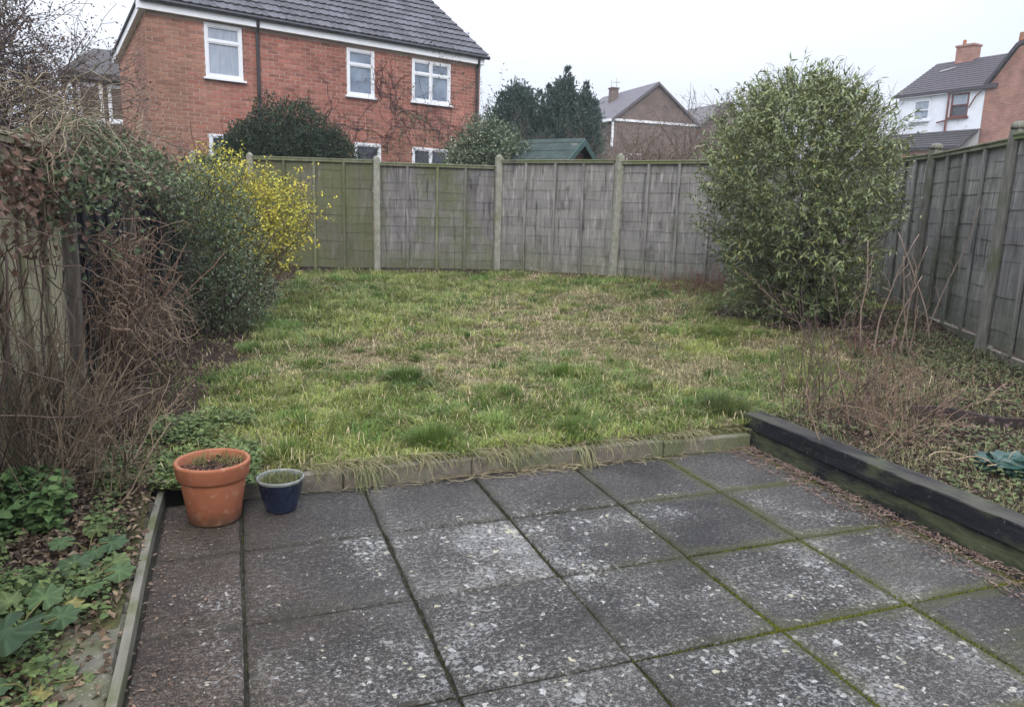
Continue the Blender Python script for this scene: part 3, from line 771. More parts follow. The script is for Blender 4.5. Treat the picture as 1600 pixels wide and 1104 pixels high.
def bricks(W, a0, a1, z0, ztop, holes, cf, parent, score, stagger=0):
    """ztop: function of a; returns list of (score, box params, colour)"""
    out = []; row = 0; z = z0
    while z < 9:
        off = 0 if (row + stagger) % 2 == 0 else -.1125
        a = a0 + off
        while a < a1:
            l, r_ = max(a, a0) + .004, min(a + .213, a1) - .0
            a += .225
            if r_ - l < .04: continue
            if z + .065 > ztop((l + r_) / 2): continue
            segs = [(l, r_)]
            for h in holes:
                if h[2] < z + .06 and h[3] > z + .005:
                    ns = []
                    for (p_, q_) in segs:
                        if q_ <= h[0] or p_ >= h[1]: ns.append((p_, q_)); continue
                        if p_ < h[0] - .02: ns.append((p_, h[0] - .002))
                        if q_ > h[1] + .02: ns.append((h[1] + .002, q_))
                    segs = ns
            for (p_, q_) in segs:
                out.append((score((p_ + q_) / 2, z), W, (p_, q_, z, z + .062), cf((p_ + q_) / 2, z)))
        z += .075; row += 1
        if z > max(ztop(a0), ztop(a1)): break
    return out
def build_bricks(lst, parent, wallobj, limit=300):
    lst.sort(key=lambda q: -q[0])
    for (sc_, W, (p_, q_, z0, z1), col) in lst[:limit]:
        b = Buf(); j = rng.normal(0, .0012); W.box(b, p_, q_, z0, z1, 0, .005 + j, col)
        put('brick', b.mesh('brick', M['brick']), wallobj)
    b = Buf()
    for (sc_, W, (p_, q_, z0, z1), col) in lst[limit:]:
        W.box(b, p_, q_, z0, z1, 0, .005 + rng.normal(0, .0012), col)
    if lst[limit:]: tag(put('brickwork', b.mesh('brickwork', M['brick']), wallobj), kind='stuff')
def window(W, a0, a1, z0, z1, mulls, transoms, parent, glass, framemat, fw=.055, sill=True, depth=.05, panes_mat=None):
    b = Buf()
    W.box(b, a0, a0 + fw, z0, z1, -depth, .02); W.box(b, a1 - fw, a1, z0, z1, -depth, .02)
    W.box(b, a0 + fw, a1 - fw, z1 - fw, z1, -depth, .019); W.box(b, a0 + fw, a1 - fw, z0, z0 + fw, -depth, .019)
    xs = [a0 + fw] + sum([[m_ - fw * .4, m_ + fw * .4] for m_ in mulls], []) + [a1 - fw]
    zs = [z0 + fw] + sum([[m_ - fw * .35, m_ + fw * .35] for m_ in transoms], []) + [z1 - fw]
    for k in range(len(mulls)): W.box(b, xs[1 + 2 * k], xs[2 + 2 * k], z0 + fw, z1 - fw, -depth, .018)
    for i in range(0, len(xs), 2):
        for k in range(len(transoms)): W.box(b, xs[i], xs[i + 1], zs[1 + 2 * k], zs[2 + 2 * k], -depth, .017)
    f = put('window', b.mesh('window', framemat), parent)
    for i in range(0, len(xs), 2):
        for j in range(0, len(zs), 2):
            b = Buf()
            W.box(b, xs[i], xs[i + 1], zs[j], zs[j + 1], -.03, -.015)
            put('pane', b.mesh('pane', glass), f)
            # opening casement rim
            b = Buf(); e = .022
            W.box(b, xs[i], xs[i] + e, zs[j], zs[j + 1], -.014, .008); W.box(b, xs[i + 1] - e, xs[i + 1], zs[j], zs[j + 1], -.014, .008)
            W.box(b, xs[i] + e, xs[i + 1] - e, zs[j], zs[j] + e, -.014, .007); W.box(b, xs[i] + e, xs[i + 1] - e, zs[j + 1] - e, zs[j + 1], -.014, .007)
            put('casement', b.mesh('casement', framemat), f)
    if sill:
        b = Buf(); W.box(b, a0 - .05, a1 + .05, z0 - .04, z0 - .002, -depth, .07); put('sill', b.mesh('sill', framemat), f)
    return f

def brick_surface(name, c1, c2, mortar, bw=.225, bh=.075):
    m, t, s = nodes(name)
    g = t.nodes.new('ShaderNodeNewGeometry')
    # bricks run along the wall: use distance along x-y and height
    sp3 = N_(t, 'ShaderNodeSeparateXYZ'); t.links.new(g.outputs['Position'], sp3.inputs[0])
    cm = N_(t, 'ShaderNodeCombineXYZ')
    t.links.new(math_(t, 'ADD', math_(t, 'MULTIPLY', sp3.outputs['X'], .9), math_(t, 'MULTIPLY', sp3.outputs['Y'], -.9)), cm.inputs[0]); t.links.new(sp3.outputs['Z'], cm.inputs[1])
    br = N_(t, 'ShaderNodeTexBrick', Scale=1.0); br.inputs['Brick Width'].default_value = bw; br.inputs['Row Height'].default_value = bh
    br.inputs['Mortar Size'].default_value = .008; br.inputs['Color1'].default_value = (*c1, 1); br.inputs['Color2'].default_value = (*c2, 1); br.inputs['Mortar'].default_value = (*mortar, 1)
    t.links.new(cm.outputs[0], br.inputs['Vector'])
    o = mixc(t, 1.0, br.outputs['Color'], ramp(t, pos_noise(t, 1.5, 5), [(.3, (.7,) * 3), (.7, (1.25,) * 3)]), 'MULTIPLY')
    t.links.new(o, s.inputs['Base Color']); s.inputs['Roughness'].default_value = .9
    return m
M['brick_brown'] = brick_surface('brick_brown', (.10, .068, .058), (.14, .095, .076), (.15, .12, .105))
M['brick_far_red'] = brick_surface('brick_far_red', (.26, .10, .07), (.34, .15, .10), (.30, .24, .2))

# --- main brick house
house = tag(empty('brick_house', (-1.337, 12.206, 0)), 'red brick house with black tiled roof and white windows, behind the back fence', 'house')
house_inv = Matrix.Translation((-1.337, 12.206, 0)).inverted()
def house_put_fix(root):
    """children were built in world coordinates: cancel the parent's offset"""
    inv = root.matrix_basis.inverted()
    for ch in list(root.children):
        ch.matrix_parent_inverse = inv
A = (-1.337, 12.206, 0); B_ = (5.759, 14.347, 0)
WF = Wall(A, B_)
Bk = WF.pt(0, 0, -2.57)
WL = Wall(Bk, A)               # left side, outward faces left
holes = [(1.03, 1.74, 3.77, 4.76), (3.95, 4.60, 3.75, 4.72), (5.54, 6.57, 3.79, 4.71), (1.03, 1.75, 1.55, 2.72), (4.10, 4.75, 1.75, 2.78), (5.55, 6.55, 1.55, 2.78)]
wall_f = wall_with_holes(WF, 0.0, WF.L, 0, 4.80, holes, M['mortar'], 'wall', house)
ltop = lambda a: 4.26 + (4.80 - 4.26) * a / 2.57
b = Buf(); th = .12
hexa(b, [WL.pt(0, 0, 0), WL.pt(2.45, 0, 0), WL.pt(2.45, 0, -th), WL.pt(0, 0, -th), WL.pt(0, ltop(0), 0), WL.pt(2.45, ltop(2.45), 0), WL.pt(2.45, ltop(2.45), -th), WL.pt(0, ltop(0), -th)])
wall_l = put('wall', b.mesh('wall', M['mortar']), house)
# right gable and back
b = Buf()
BR = WF.pt(WF.L, 0, -4.9); BL = WF.pt(0, 0, -4.9)
def quadprism(b, pts2, thick_vec):
    P = [np.array(p) for p in pts2]; T = np.array(thick_vec); n = len(P)
    b.add(P + [p + T for p in P], [tuple(range(n)), tuple(range(2 * n - 1, n - 1, -1))] + [(i, i + n, (i + 1) % n + n, (i + 1) % n) for i in range(n)])
quadprism(b, [WF.pt(WF.L, 0, -.12), WF.pt(WF.L, 4.78, -.12), WF.pt(WF.L, 6.42, -2.45), WF.pt(WF.L, 4.78, -4.9), WF.pt(WF.L, 0, -4.9)], -WF.U * .12)
quadprism(b, [WF.pt(1.2, 0, -4.9), WF.pt(WF.L - .12, 0, -4.9), WF.pt(WF.L - .12, 4.78, -4.9), WF.pt(1.2, 4.5, -4.9)], WF.N * .1)
quadprism(b, [WF.pt(1.2, 0, -2.57), WF.pt(1.2, 4.2, -2.57), WF.pt(1.2, 4.2, -4.8), WF.pt(1.2, 0, -4.8)], WF.U * .1)
quadprism(b, [WF.pt(.12, 0, -2.45), WF.pt(1.2, 0, -2.45), WF.pt(1.2, 4.2, -2.45), WF.pt(.12, 4.2, -2.45)], -WF.N * .1)
wall_r = put('wall', b.mesh('wall', M['mortar']), house)
def brickcol(a, z, left=False):
    t = rng.random()
    pal = [(.27, .096, .066), (.30, .11, .077), (.25, .09, .064), (.31, .13, .094), (.21, .078, .058), (.28, .103, .071)]
    c = np.array(pal[int(t * 6)]) * rng.uniform(.9, 1.12) * 1.0 + .015
    fade = sstep(1.9, .3, a + rng.normal(0, .35)) if not left else 1.0      # corner bricks are browner and paler
    c2 = np.array([.32, .185, .125]) * rng.uniform(.7, 1.15)
    c = c * (1 - .62 * fade) + c2 * .62 * fade
    return c
bl = bricks(WF, 0, WF.L, .02, lambda a: 4.80, holes, brickcol, house, lambda a, z: (z > 2.6) * 10 - abs(a - .4) - .2 * abs(z - 3.8))
build_bricks(bl, house, wall_f)
bl = bricks(WL, 0, WL.L - .0, .02, ltop, [], lambda a, z: brickcol(a, z, True), house, lambda a, z: 0, 1)
build_bricks(bl, house, wall_l, 0)
# fascias, gutter, pipes
b = Buf(); WF.box(b, -.13, WF.L + .05, 4.80, 4.955, -.02, .12); put('fascia', b.mesh('fascia', M['white_upvc']), house)
b = Buf()
hexa(b, [WL.pt(-.12, 4.20, .10), WL.pt(2.68, 4.80, .10), WL.pt(2.68, 4.80, -.02), WL.pt(-.12, 4.20, -.02), WL.pt(-.12, 4.35, .10), WL.pt(2.68, 4.955, .10), WL.pt(2.68, 4.955, -.02), WL.pt(-.12, 4.35, -.02)])
put('bargeboard', b.mesh('bargeboard', M['white_upvc']), house)
b = Buf()
ga = np.array([WF.pt(-.10, 4.965, .16), WF.pt(WF.L + .16, 4.965, .16)]); tube(b, ga, .045, 8); put('gutter', b.mesh('gutter', M['black_plastic']), house)
for a, br in ((2.03, 0), (7.30, 0)):
    b = Buf(); tube(b, [WF.pt(a, 4.95, .15), WF.pt(a, 4.85, .13), WF.pt(a, 4.70, .06), WF.pt(a, 0, .055)], .033, 8)
    put('downpipe', b.mesh('downpipe', M['black_plastic']), house)
window(WF, 1.03, 1.74, 3.77, 4.76, [], [4.44], house, M['glass_net'], M['white_upvc'])
window(WF, 3.95, 4.60, 3.75, 4.72, [], [4.40], house, M['glass_blue'], M['white_upvc'])
window(WF, 5.54, 6.57, 3.79, 4.71, [6.04], [4.41], house, M['glass_blue'], M['white_upvc'])
window(WF, 1.03, 1.75, 1.55, 2.72, [], [], house, M['glass_dark'], M['white_upvc'])
window(WF, 4.10, 4.75, 1.75, 2.78, [], [], house, M['glass_dark'], M['white_upvc'])
window(WF, 5.55, 6.55, 1.55, 2.78, [6.05], [], house, M['glass_dark'], M['white_upvc'])
# roof: front slope of overlapping tiles
pitch_a = math.radians(34); cp, sp_ = math.cos(pitch_a), math.sin(pitch_a)
E0 = 5.0       # height of the tile edge at the eaves
run = 2.62; slope_len = run / cp
def rp_(a, t, h=0.0):      # a along eaves, t up the slope, h off the slope
    return WF.pt(a, E0 + t * sp_ + h * cp, .17 - t * cp + h * sp_)
ridge_t = slope_len
b = Buf()
quadprism(b, [rp_(.02, .05, -.03), rp_(WF.L + .10, .05, -.03), rp_(WF.L - .02, ridge_t, -.03), rp_(1.9, ridge_t, -.03)], (0, 0, -.06))
zr = E0 + ridge_t * sp_; backo = .17 - ridge_t * cp
quadprism(b, [WF.pt(1.9, zr - .03, backo), WF.pt(WF.L - .02, zr - .03, backo), WF.pt(WF.L + .05, 4.85, -5.1), WF.pt(1.1, 4.6, -5.1)], (0, 0, -.06))
roof = put('roof', b.mesh('roof', M['tile'], tint=True), house)
me = roof.data; ca = me.color_attributes['Col']; ca.data.foreach_set('color', np.tile([.045, .045, .05, 1], len(me.vertices)).astype(np.float32))
b = Buf()   # hipped left side
hp = [WL.pt(2.70, 5.0, .13), WL.pt(-.14, 4.38, .13), WF.pt(1.9, zr - .02, backo)]
quadprism(b, hp, (0, 0, -.05))
ca_ = b.mesh('hip', M['tile']); ca_.color_attributes['Col'].data.foreach_set('color', np.tile([.045, .043, .05, 1], len(ca_.vertices)).astype(np.float32)); put('hip', ca_, house)
def tile_mesh(k):
    b = Buf(); n = 7; xs = np.linspace(0, .33, n); pr = .010 * np.cos(xs / .33 * 4 * PI)
    V = [];
    for x, p_ in zip(xs, pr): V += [(x, 0, .012 + p_), (x, 0, .040 + p_), (x, .36, .008 + p_)]
    F = [(i * 3 + q, i * 3 + 3 + q, i * 3 + 4 + q, i * 3 + 1 + q) for i in range(n - 1) for q in (0, 1)]
    F += [(0, 1, 2), (3 * n - 1, 3 * n - 2, 3 * n - 3)]
    c = np.array([.058, .058, .067]) * [0.75, 1.0, 1.3, .9][k]
    b.add(V, F, c)
    return b.mesh('roof_tile', M['tile'])
TM = [tile_mesh(k) for k in range(4)]
basis = Matrix(((WF.U[0], -WF.N[0] * cp, WF.N[0] * sp_), (WF.U[1], -WF.N[1] * cp, WF.N[1] * sp_), (0, sp_, cp)))
rows = int(slope_len / .30)
gauge = slope_len / rows
for j in range(rows):
    t = j * gauge
    a_lo = -.02 + 1.9 * t / ridge_t * 1.0; a_hi = WF.L + .12 - .12 * t / ridge_t
    a = a_hi - .33 + (.165 if j % 2 else 0)
    if j % 2: a = a_hi - .33
    while a > a_lo - .2:
        P = rp_(a, t, 0)
        o = put('roof_tile', TM[rng.integers(4)], roof)
        mrot = basis.to_4x4() @ Matrix.Rotation(rng.normal(0, .008), 4, 'Z') @ Matrix.Rotation(rng.normal(0, .006), 4, 'X')
        o.matrix_basis = Matrix.Translation(P) @ mrot
        a -= .33
b = Buf()
for k in range(14):
    a0 = WF.L - .05 - k * .40; a1 = a0 - .39
    if a1 < 1.6: break
    p0 = WF.pt(a0, zr - .01, backo); p1 = WF.pt(a1, zr - .01, backo)
    tube(b, [p0, p1], [.085, .08], 8, (.10, .095, .07))
put('ridge_tiles', b.mesh('ridge_tiles', M['tile']), roof)
house_put_fix(house)
for ch in roof.children: pass
# dead creeper stems clinging to the wall
b = Buf()
def wall_stem(a, z, ang, ln, r, dep=0):
    n = max(3, int(ln / .09)); pts = []; aa, zz = a, z
    for k in range(n):
        pts.append(WF.pt(aa, zz, .022)); ang += rng.normal(0, .35)
        if zz > 4.7: break
        aa += math.cos(ang) * ln / n; zz += math.sin(ang) * ln / n
        if dep < 2 and rng.random() < .45: wall_stem(aa, zz, ang + rng.choice([-1, 1]) * rng.uniform(.5, 1.3), ln * rng.uniform(.3, .6), r * .6, dep + 1)
    if len(pts) > 2: tube(b, pts, np.linspace(r, r * .5, len(pts)), 3, (.035, .022, .022), False)
for _ in range(34):
    wall_stem(rng.uniform(3.2, 6.6), rng.uniform(2.0, 3.4), rng.uniform(.5, 2.6), rng.uniform(.5, 1.3), .008)
for _ in range(12): wall_stem(rng.uniform(4.75, 5.2), rng.uniform(3.4, 4.1), PI / 2 + rng.normal(0, .3), .7, .009)
tag(put('dead_creeper', b.mesh('dead_creeper', M['twig'])), 'dark leafless creeper stems clinging to the red brick wall', 'creeper')

# --- house behind on the left, mostly hidden by the bare tree
def simple_put(name, b, mat, parent): return put(name, b.mesh(name, mat), parent)
hl = tag(empty('far_house', (-3.4, 16.6, 0)), 'dark roofed house with a pale bay window, left of the brick house', 'house')
W2 = Wall((-3.35, 16.9, 0), (-1.9, 17.1, 0))
b = Buf(); W2.box(b, 0, 1.45, 0, 4.3, -2.5, 0); simple_put('wall', b, M['brick_brown'], hl)
b = Buf(); quadprism(b, [W2.pt(-.25, 4.25, .25), W2.pt(1.7, 4.25, .25), W2.pt(1.6, 5.0, -1.0), W2.pt(.5, 5.0, -1.0)], (0, 0, -.08))
quadprism(b, [W2.pt(-.25, 4.25, .25), W2.pt(.5, 5.0, -1.0), W2.pt(-.25, 4.25, -2.6)], (0, 0, -.08))
me = b.mesh('roof', M['tile']); me.color_attributes['Col'].data.foreach_set('color', np.tile([.05, .045, .045, 1], len(me.vertices)).astype(np.float32)); put('roof', me, hl)
b = Buf(); W2.box(b, -.2, 1.6, 4.14, 4.24, .02, .2); simple_put('fascia', b, M['white_upvc'], hl)
window(W2, .08, .62, 3.2, 4.05, [], [], hl, M['glass_net'], M['white_upvc'])
window(W2, .72, 1.35, 3.2, 4.05, [], [], hl, M['glass_net'], M['white_upvc'])
house_put_fix(hl)

# --- brown gabled house in the middle distance
h2 = tag(empty('far_house', (22.9, 34.8, 0)), 'brown brick house with its gable end facing and a chimney, beside the conifers', 'house')
W3 = Wall((20.84, 36.16, 0), (26.36, 36.16, 0))
def gable_house(root, W, z_e, z_r, apex, depth, wallcol, roofcol, oh=.25, white=True, brickmat=None, band=None):
    bw = Buf()
    quadprism(bw, [W.pt(0, 0), W.pt(W.L, 0), W.pt(W.L, z_e), W.pt(apex, z_r), W.pt(0, z_e)], -W.N * .2)
    quadprism(bw, [W.pt(.003, 0, -.2), W.pt(.003, z_e, -.2), W.pt(.003, z_e, -depth), W.pt(.003, 0, -depth)], W.U * .2)
    quadprism(bw, [W.pt(W.L - .003, 0, -.2), W.pt(W.L - .003, z_e, -.2), W.pt(W.L - .003, z_e, -depth), W.pt(W.L - .003, 0, -depth)], -W.U * .2)
    put('wall', bw.mesh('wall', brickmat), root)
    sl = (z_r - z_e) / apex
    b = Buf(); T = (0, 0, .14)
    quadprism(b, [W.pt(-oh, z_e - oh * sl, .18), W.pt(apex, z_r, .18), W.pt(apex, z_r, -depth), W.pt(-oh, z_e - oh * sl, -depth)], T)
    sr = (z_r - z_e) / (W.L - apex)
    quadprism(b, [W.pt(apex, z_r + .002, .18), W.pt(W.L + oh, z_e - oh * sr, .18), W.pt(W.L + oh, z_e - oh * sr, -depth), W.pt(apex, z_r + .002, -depth)], T)
    # courses of tiles as shallow steps
    n = 12
    for k in range(n):
        f0 = k / n; x0 = -oh + (apex + oh) * f0; z0 = z_e - oh * sl + (z_r - z_e + oh * sl) * f0 + .14
        x1 = -oh + (apex + oh) * (k + 1) / n; z1 = z0 + (z_r - z_e + oh * sl) / n
        quadprism(b, [W.pt(x0, z0 + .002, .2), W.pt(x1, z1 + .002, .2), W.pt(x1, z1 + .002, -depth - .02), W.pt(x0, z0 + .002, -depth - .02)], (0, 0, .035 if k % 2 else .03))
    me = b.mesh('roof', M['tile']); me.color_attributes['Col'].data.foreach_set('color', np.tile([*roofcol, 1], len(me.vertices)).astype(np.float32))
    rf = put('roof', me, root)
    return rf
rf = gable_house(h2, W3, 6.66, 8.72, 2.72, 7.0, None, (.10, .09, .10), brickmat=M['brick_brown'])
b = Buf(); W3.box(b, -.2, 5.7, 6.55, 6.68, .003, .1); W3.box(b, -.42, -.2, 6.50, 6.64, -3, .15); simple_put('fascia', b, M['white_upvc'], h2)
b = Buf(); W3.box(b, 1.7, 2.15, 7.9, 8.95, -4.2, -3.75); W3.box(b, 1.66, 2.19, 8.952, 9.03, -4.25, -3.7)
ch = put('chimney', b.mesh('chimney', M['brick_brown']), rf)
b = Buf()
for dx in (0, .12): tube(b, [W3.pt(1.7 + dx * 3, 8.9, -3.9), W3.pt(1.7 + dx * 3, 9.5 + dx, -3.9)], .012, 4, (.1, .1, .1))
for k in range(4): tube(b, [W3.pt(1.9 + .12 * k, 9.35, -3.9 - .2), W3.pt(1.9 + .12 * k, 9.35, -3.9 + .2)], .009, 4, (.1, .1, .1))
put('aerial', b.mesh('aerial', M['twig']), rf)
b = Buf(); tube(b, [W3.pt(-.12, 6.5, .05), W3.pt(-.1, 5.9, .06), W3.pt(-.12, 5.1, .06)], .07, 6); put('downpipe', b.mesh('downpipe', M['white_upvc']), h2)
window(W3, -.0 + .9, 1.9, 3.6, 4.8, [1.4], [], h2, M['glass_blue'], M['white_upvc'])
house_put_fix(h2)
h3 = tag(empty('far_house', (28.6, 37.3, 0)), 'brown gabled house half hidden behind the left side of the big bush', 'house')
W4 = Wall((27.1, 38.0, 0), (32.6, 38.0, 0))
gable_house(h3, W4, 6.3, 8.3, 2.75, 7.0, None, (.10, .09, .09), brickmat=M['brick_brown'])
window(W4, 1.8, 2.9, 4.3, 5.5, [2.35], [], h3, M['glass_blue'], M['white_upvc'])
house_put_fix(h3)

# --- white rendered house with a brick wing, right
h4 = tag(empty('white_house', (34.13, 28.3, 0)), 'white rendered house with dark tiled roof, sash windows and a brick wing', 'house')
W5 = Wall((34.13, 28.30, 0), (34.82, 24.39, 0))
hw = [(.55, 1.42, 6.62, 7.63), (2.52, 3.40, 6.62, 7.76)]
wall_with_holes(W5, -.35, 4.12, 2.0, 7.83, hw, M['render_white'], 'wall', h4, thick=.15)
def sash(W, a0, a1, z0, z1, fm, upper, lower):
    b = Buf(); fw = .07
    W.box(b, a0, a0 + fw, z0, z1, -.08, .02); W.box(b, a1 - fw, a1, z0, z1, -.08, .02)
    W.box(b, a0 + fw, a1 - fw, z1 - fw, z1, -.08, .019); W.box(b, a0 + fw, a1 - fw, z0, z0 + fw, -.08, .019)
    mz = (z0 + z1) / 2; W.box(b, a0 + fw, a1 - fw, mz - .03, mz + .03, -.08, .018)
    f = put('window', b.mesh('window', fm), h4)
    b = Buf(); W.box(b, a0 + fw, a1 - fw, mz + .03, z1 - fw, -.04, -.02); put('pane', b.mesh('pane', upper), f)
    b = Buf(); W.box(b, a0 + fw, a1 - fw, z0 + fw, mz - .03, -.06, -.045); put('pane', b.mesh('pane', lower), f)
    b = Buf(); W.box(b, a0 - .08, a1 + .08, z0 - .1, z0 - .002, -.05, .12); put('sill', b.mesh('sill', M['red_paint'] if fm is M['red_paint'] else M['render_white']), f)
sash(W5, .55, 1.42, 6.62, 7.63, M['white_upvc'], M['glass_net'], M['glass_net'])
sash(W5, 2.52, 3.40, 6.62, 7.76, M['red_paint'], M['glass_net'], M['glass_dark'])
b = Buf(); tube(b, [W5.pt(2.42, 7.8, .1), W5.pt(2.42, 5.2, .1)], .055, 6); tube(b, [W5.pt(2.42, 6.48, .12), W5.pt(1.95, 6.40, .12)], .045, 6); tube(b, [W5.pt(4.0, 7.75, .1), W5.pt(3.75, 7.5, .12), W5.pt(3.5, 7.0, .12)], .035, 6)
put('soil_pipe', b.mesh('soil_pipe', M['red_paint']), h4)
b = Buf(); W5.box(b, -.5, 4.3, 7.84, 7.93, .02, .12); put('gutter', b.mesh('gutter', M['black_plastic']), h4)
p5 = math.radians(35); zr5 = 7.95 + 2.75 * math.tan(p5)
b = Buf(); T = (0, 0, -.12)
quadprism(b, [W5.pt(-.55, 7.95, .2), W5.pt(4.75, 7.95, .2), W5.pt(4.35, zr5, -2.6), W5.pt(-.05, zr5, -2.6)], T)
quadprism(b, [W5.pt(-.05, zr5, -2.602), W5.pt(4.35, zr5, -2.602), W5.pt(4.75, 7.95, -5.4), W5.pt(-.55, 7.95, -5.4)], T)
n = 14
for k in range(n):
    f0, f1 = k / n, (k + 1) / n
    def q5(a, f, h): return W5.pt(a + (.5 * f if a < 1 else -.4 * f), 7.95 + (zr5 - 7.95) * f + h, .2 - 2.8 * f)
    quadprism(b, [q5(-.56, f0, .045), q5(4.76, f0, .045), q5(4.76, f1, .01), q5(-.56, f1, .01)], (0, 0, -.03))
me = b.mesh('roof', M['tile']); me.color_attributes['Col'].data.foreach_set('color', np.tile([.055, .047, .055, 1], len(me.vertices)).astype(np.float32)); rf5 = put('roof', me, h4)
b = Buf(); W5.box(b, 1.05, 1.95, 9.3, 10.5, -3.0, -2.3); W5.box(b, 1.0, 2.0, 10.502, 10.6, -3.05, -2.25)
chm = put('chimney', b.mesh('chimney', M['brick_far_red']), rf5)
b = Buf(); lathe(b, [(.0, 0), (.10, 0), (.08, .3), (.0, .3)], 8); cpot = b.mesh('chimney_pot', M['terracotta']); o = put('chimney_pot', cpot, rf5, tuple(W5.pt(1.25, 10.6, -2.65)))
b = Buf(); W5.box(b, .95, 2.0, 9.2, 9.3, -2.2, -1.85); quadprism(b, [q5(1.0 - .0, .62, .06), q5(1.7, .70, .06), q5(1.7, .74, .06), q5(1.0, .66, .06)], (0, 0, .03)); put('flashing', b.mesh('flashing', M['glaze_rim']), rf5)
# brick wing projecting at the right
WW = Wall(tuple(W5.pt(4.12, 0, 0)), tuple(W5.pt(4.12, 0, 0) + W5.N * 1.7 + W5.U * .6))
b = Buf(); 
quadprism(b, [W5.pt(4.13, 2, .0), W5.pt(4.13, 7.75, .0), W5.pt(5.6, 9.5, .35), W5.pt(7.2, 10.1, .5), W5.pt(7.2, 2, .5)], -W5.N * .3)
put('wall', b.mesh('wall', M['brick_far_red']), h4)
b = Buf(); quadprism(b, [W5.pt(4.05, 7.78, .12), W5.pt(5.5, 9.52, .42), W5.pt(7.2, 10.2, .6), W5.pt(7.2, 10.35, .6), W5.pt(5.45, 9.68, .42), W5.pt(3.95, 7.92, .12)], -W5.N * 3)
me = b.mesh('verge', M['tile']); me.color_attributes['Col'].data.foreach_set('color', np.tile([.05, .045, .05, 1], len(me.vertices)).astype(np.float32)); put('verge', me, h4)
b = Buf(); lathe(b, [(.0, 0), (.13, 0), (.1, .55), (.0, .55)], 8); o = put('chimney_pot', b.mesh('chimney_pot', M['terracotta']), h4, tuple(W5.pt(5.35, 9.7, -.2)))
# lean-to below the white wall
b = Buf(); quadprism(b, [W5.pt(-.9, 5.95, .05), W5.pt(4.1, 5.95, .05), W5.pt(4.3, 5.0, 1.9), W5.pt(-1.0, 5.0, 1.9)], (0, 0, -.1))
for k in range(7):
    f0 = k / 7; f1 = (k + 1) / 7
    quadprism(b, [W5.pt(-1.0, 5.95 - .95 * f0 + .01, .05 + 1.85 * f0), W5.pt(4.2, 5.95 - .95 * f0 + .01, .05 + 1.85 * f0), W5.pt(4.2, 5.95 - .95 * f1 + .05, .05 + 1.85 * f1), W5.pt(-1.0, 5.95 - .95 * f1 + .05, .05 + 1.85 * f1)], (0, 0, -.03))
me = b.mesh('lean_to_roof', M['tile']); me.color_attributes['Col'].data.foreach_set('color', np.tile([.045, .04, .042, 1], len(me.vertices)).astype(np.float32)); put('lean_to_roof', me, h4)
b = Buf(); W5.box(b, -.8, 4.1, 2, 5.0, 1.5, 1.7); put('lean_to_wall', b.mesh('lean_to_wall', M['brick_far_red']), h4)
house_put_fix(h4)

# --- garden shed
shed = tag(empty('garden_shed', (5.4, 8.9, 0)), 'garden shed with green felt gable roof just behind the fence bend', 'shed')
ax = np.array([5.76, 8.45, 0]); rd = unit(np.array([-.62, .78, 0])); sd_ = np.array([rd[1], -rd[0], 0])   # ridge direction, sideways (to the right/back)
def sp3_(l, s_, z): return ax + rd * l + sd_ * s_ + np.array([0, 0, z])
hwid = .78; za, ze = 2.66, 2.16
b = Buf()
for s_ in (1, -1):
    quadprism(b, [sp3_(-.05, 0, za), sp3_(-.05, s_ * hwid, ze), sp3_(1.95, s_ * hwid, ze), sp3_(1.95, 0, za)], (0, 0, .02))
    for k in range(3):
        f = .12 + k * .3
        quadprism(b, [sp3_(-.055, s_ * hwid * f, za - (za - ze) * f + .004), sp3_(-.055, s_ * hwid * (f + .05), za - (za - ze) * (f + .05) + .004), sp3_(1.955, s_ * hwid * (f + .06), za - (za - ze) * (f + .06) + .004), sp3_(1.955, s_ * hwid * f, za - (za - ze) * f + .004)], (0, 0, .026))
put('roof', b.mesh('roof', M['felt_green']), shed)
for s_ in (1, -1):
    b = Buf(); quadprism(b, [sp3_(-.055, 0, za + .012), sp3_(-.055, s_ * (hwid + .02), ze + .0), sp3_(-.055, s_ * (hwid + .02), ze - .10), sp3_(-.055, 0, za - .11)], -rd * .02); put('bargeboard', b.mesh('bargeboard', M['green_paint']), shed)
for k in range(13):
    z0 = .5 + k * .15; z1 = z0 + .145
    wv = min(.66, max(.05, (za - .04 - z1) / (za - ze) * hwid))
    b = Buf(); quadprism(b, [sp3_(.08, -wv, z0), sp3_(.08, wv, z0), sp3_(.085, wv, z1), sp3_(.085, -wv, z1)], rd * .02)
    if z0 < 2.5: put('cladding_board', b.mesh('cladding_board', M['timber_red']), shed)
b = Buf()
for s_ in (1, -1): quadprism(b, [sp3_(.1, s_ * .66, .4), sp3_(.1, s_ * .66, 2.2), sp3_(1.85, s_ * .66, 2.2), sp3_(1.85, s_ * .66, .4)], sd_ * .02 * -s_)
quadprism(b, [sp3_(1.85, -.66, .4), sp3_(1.85, .66, .4), sp3_(1.85, .66, 2.2), sp3_(1.85, 0, 2.6), sp3_(1.85, -.66, 2.2)], -rd * .02)
put('wall', b.mesh('wall', M['timber_red']), shed)
house_put_fix(shed)

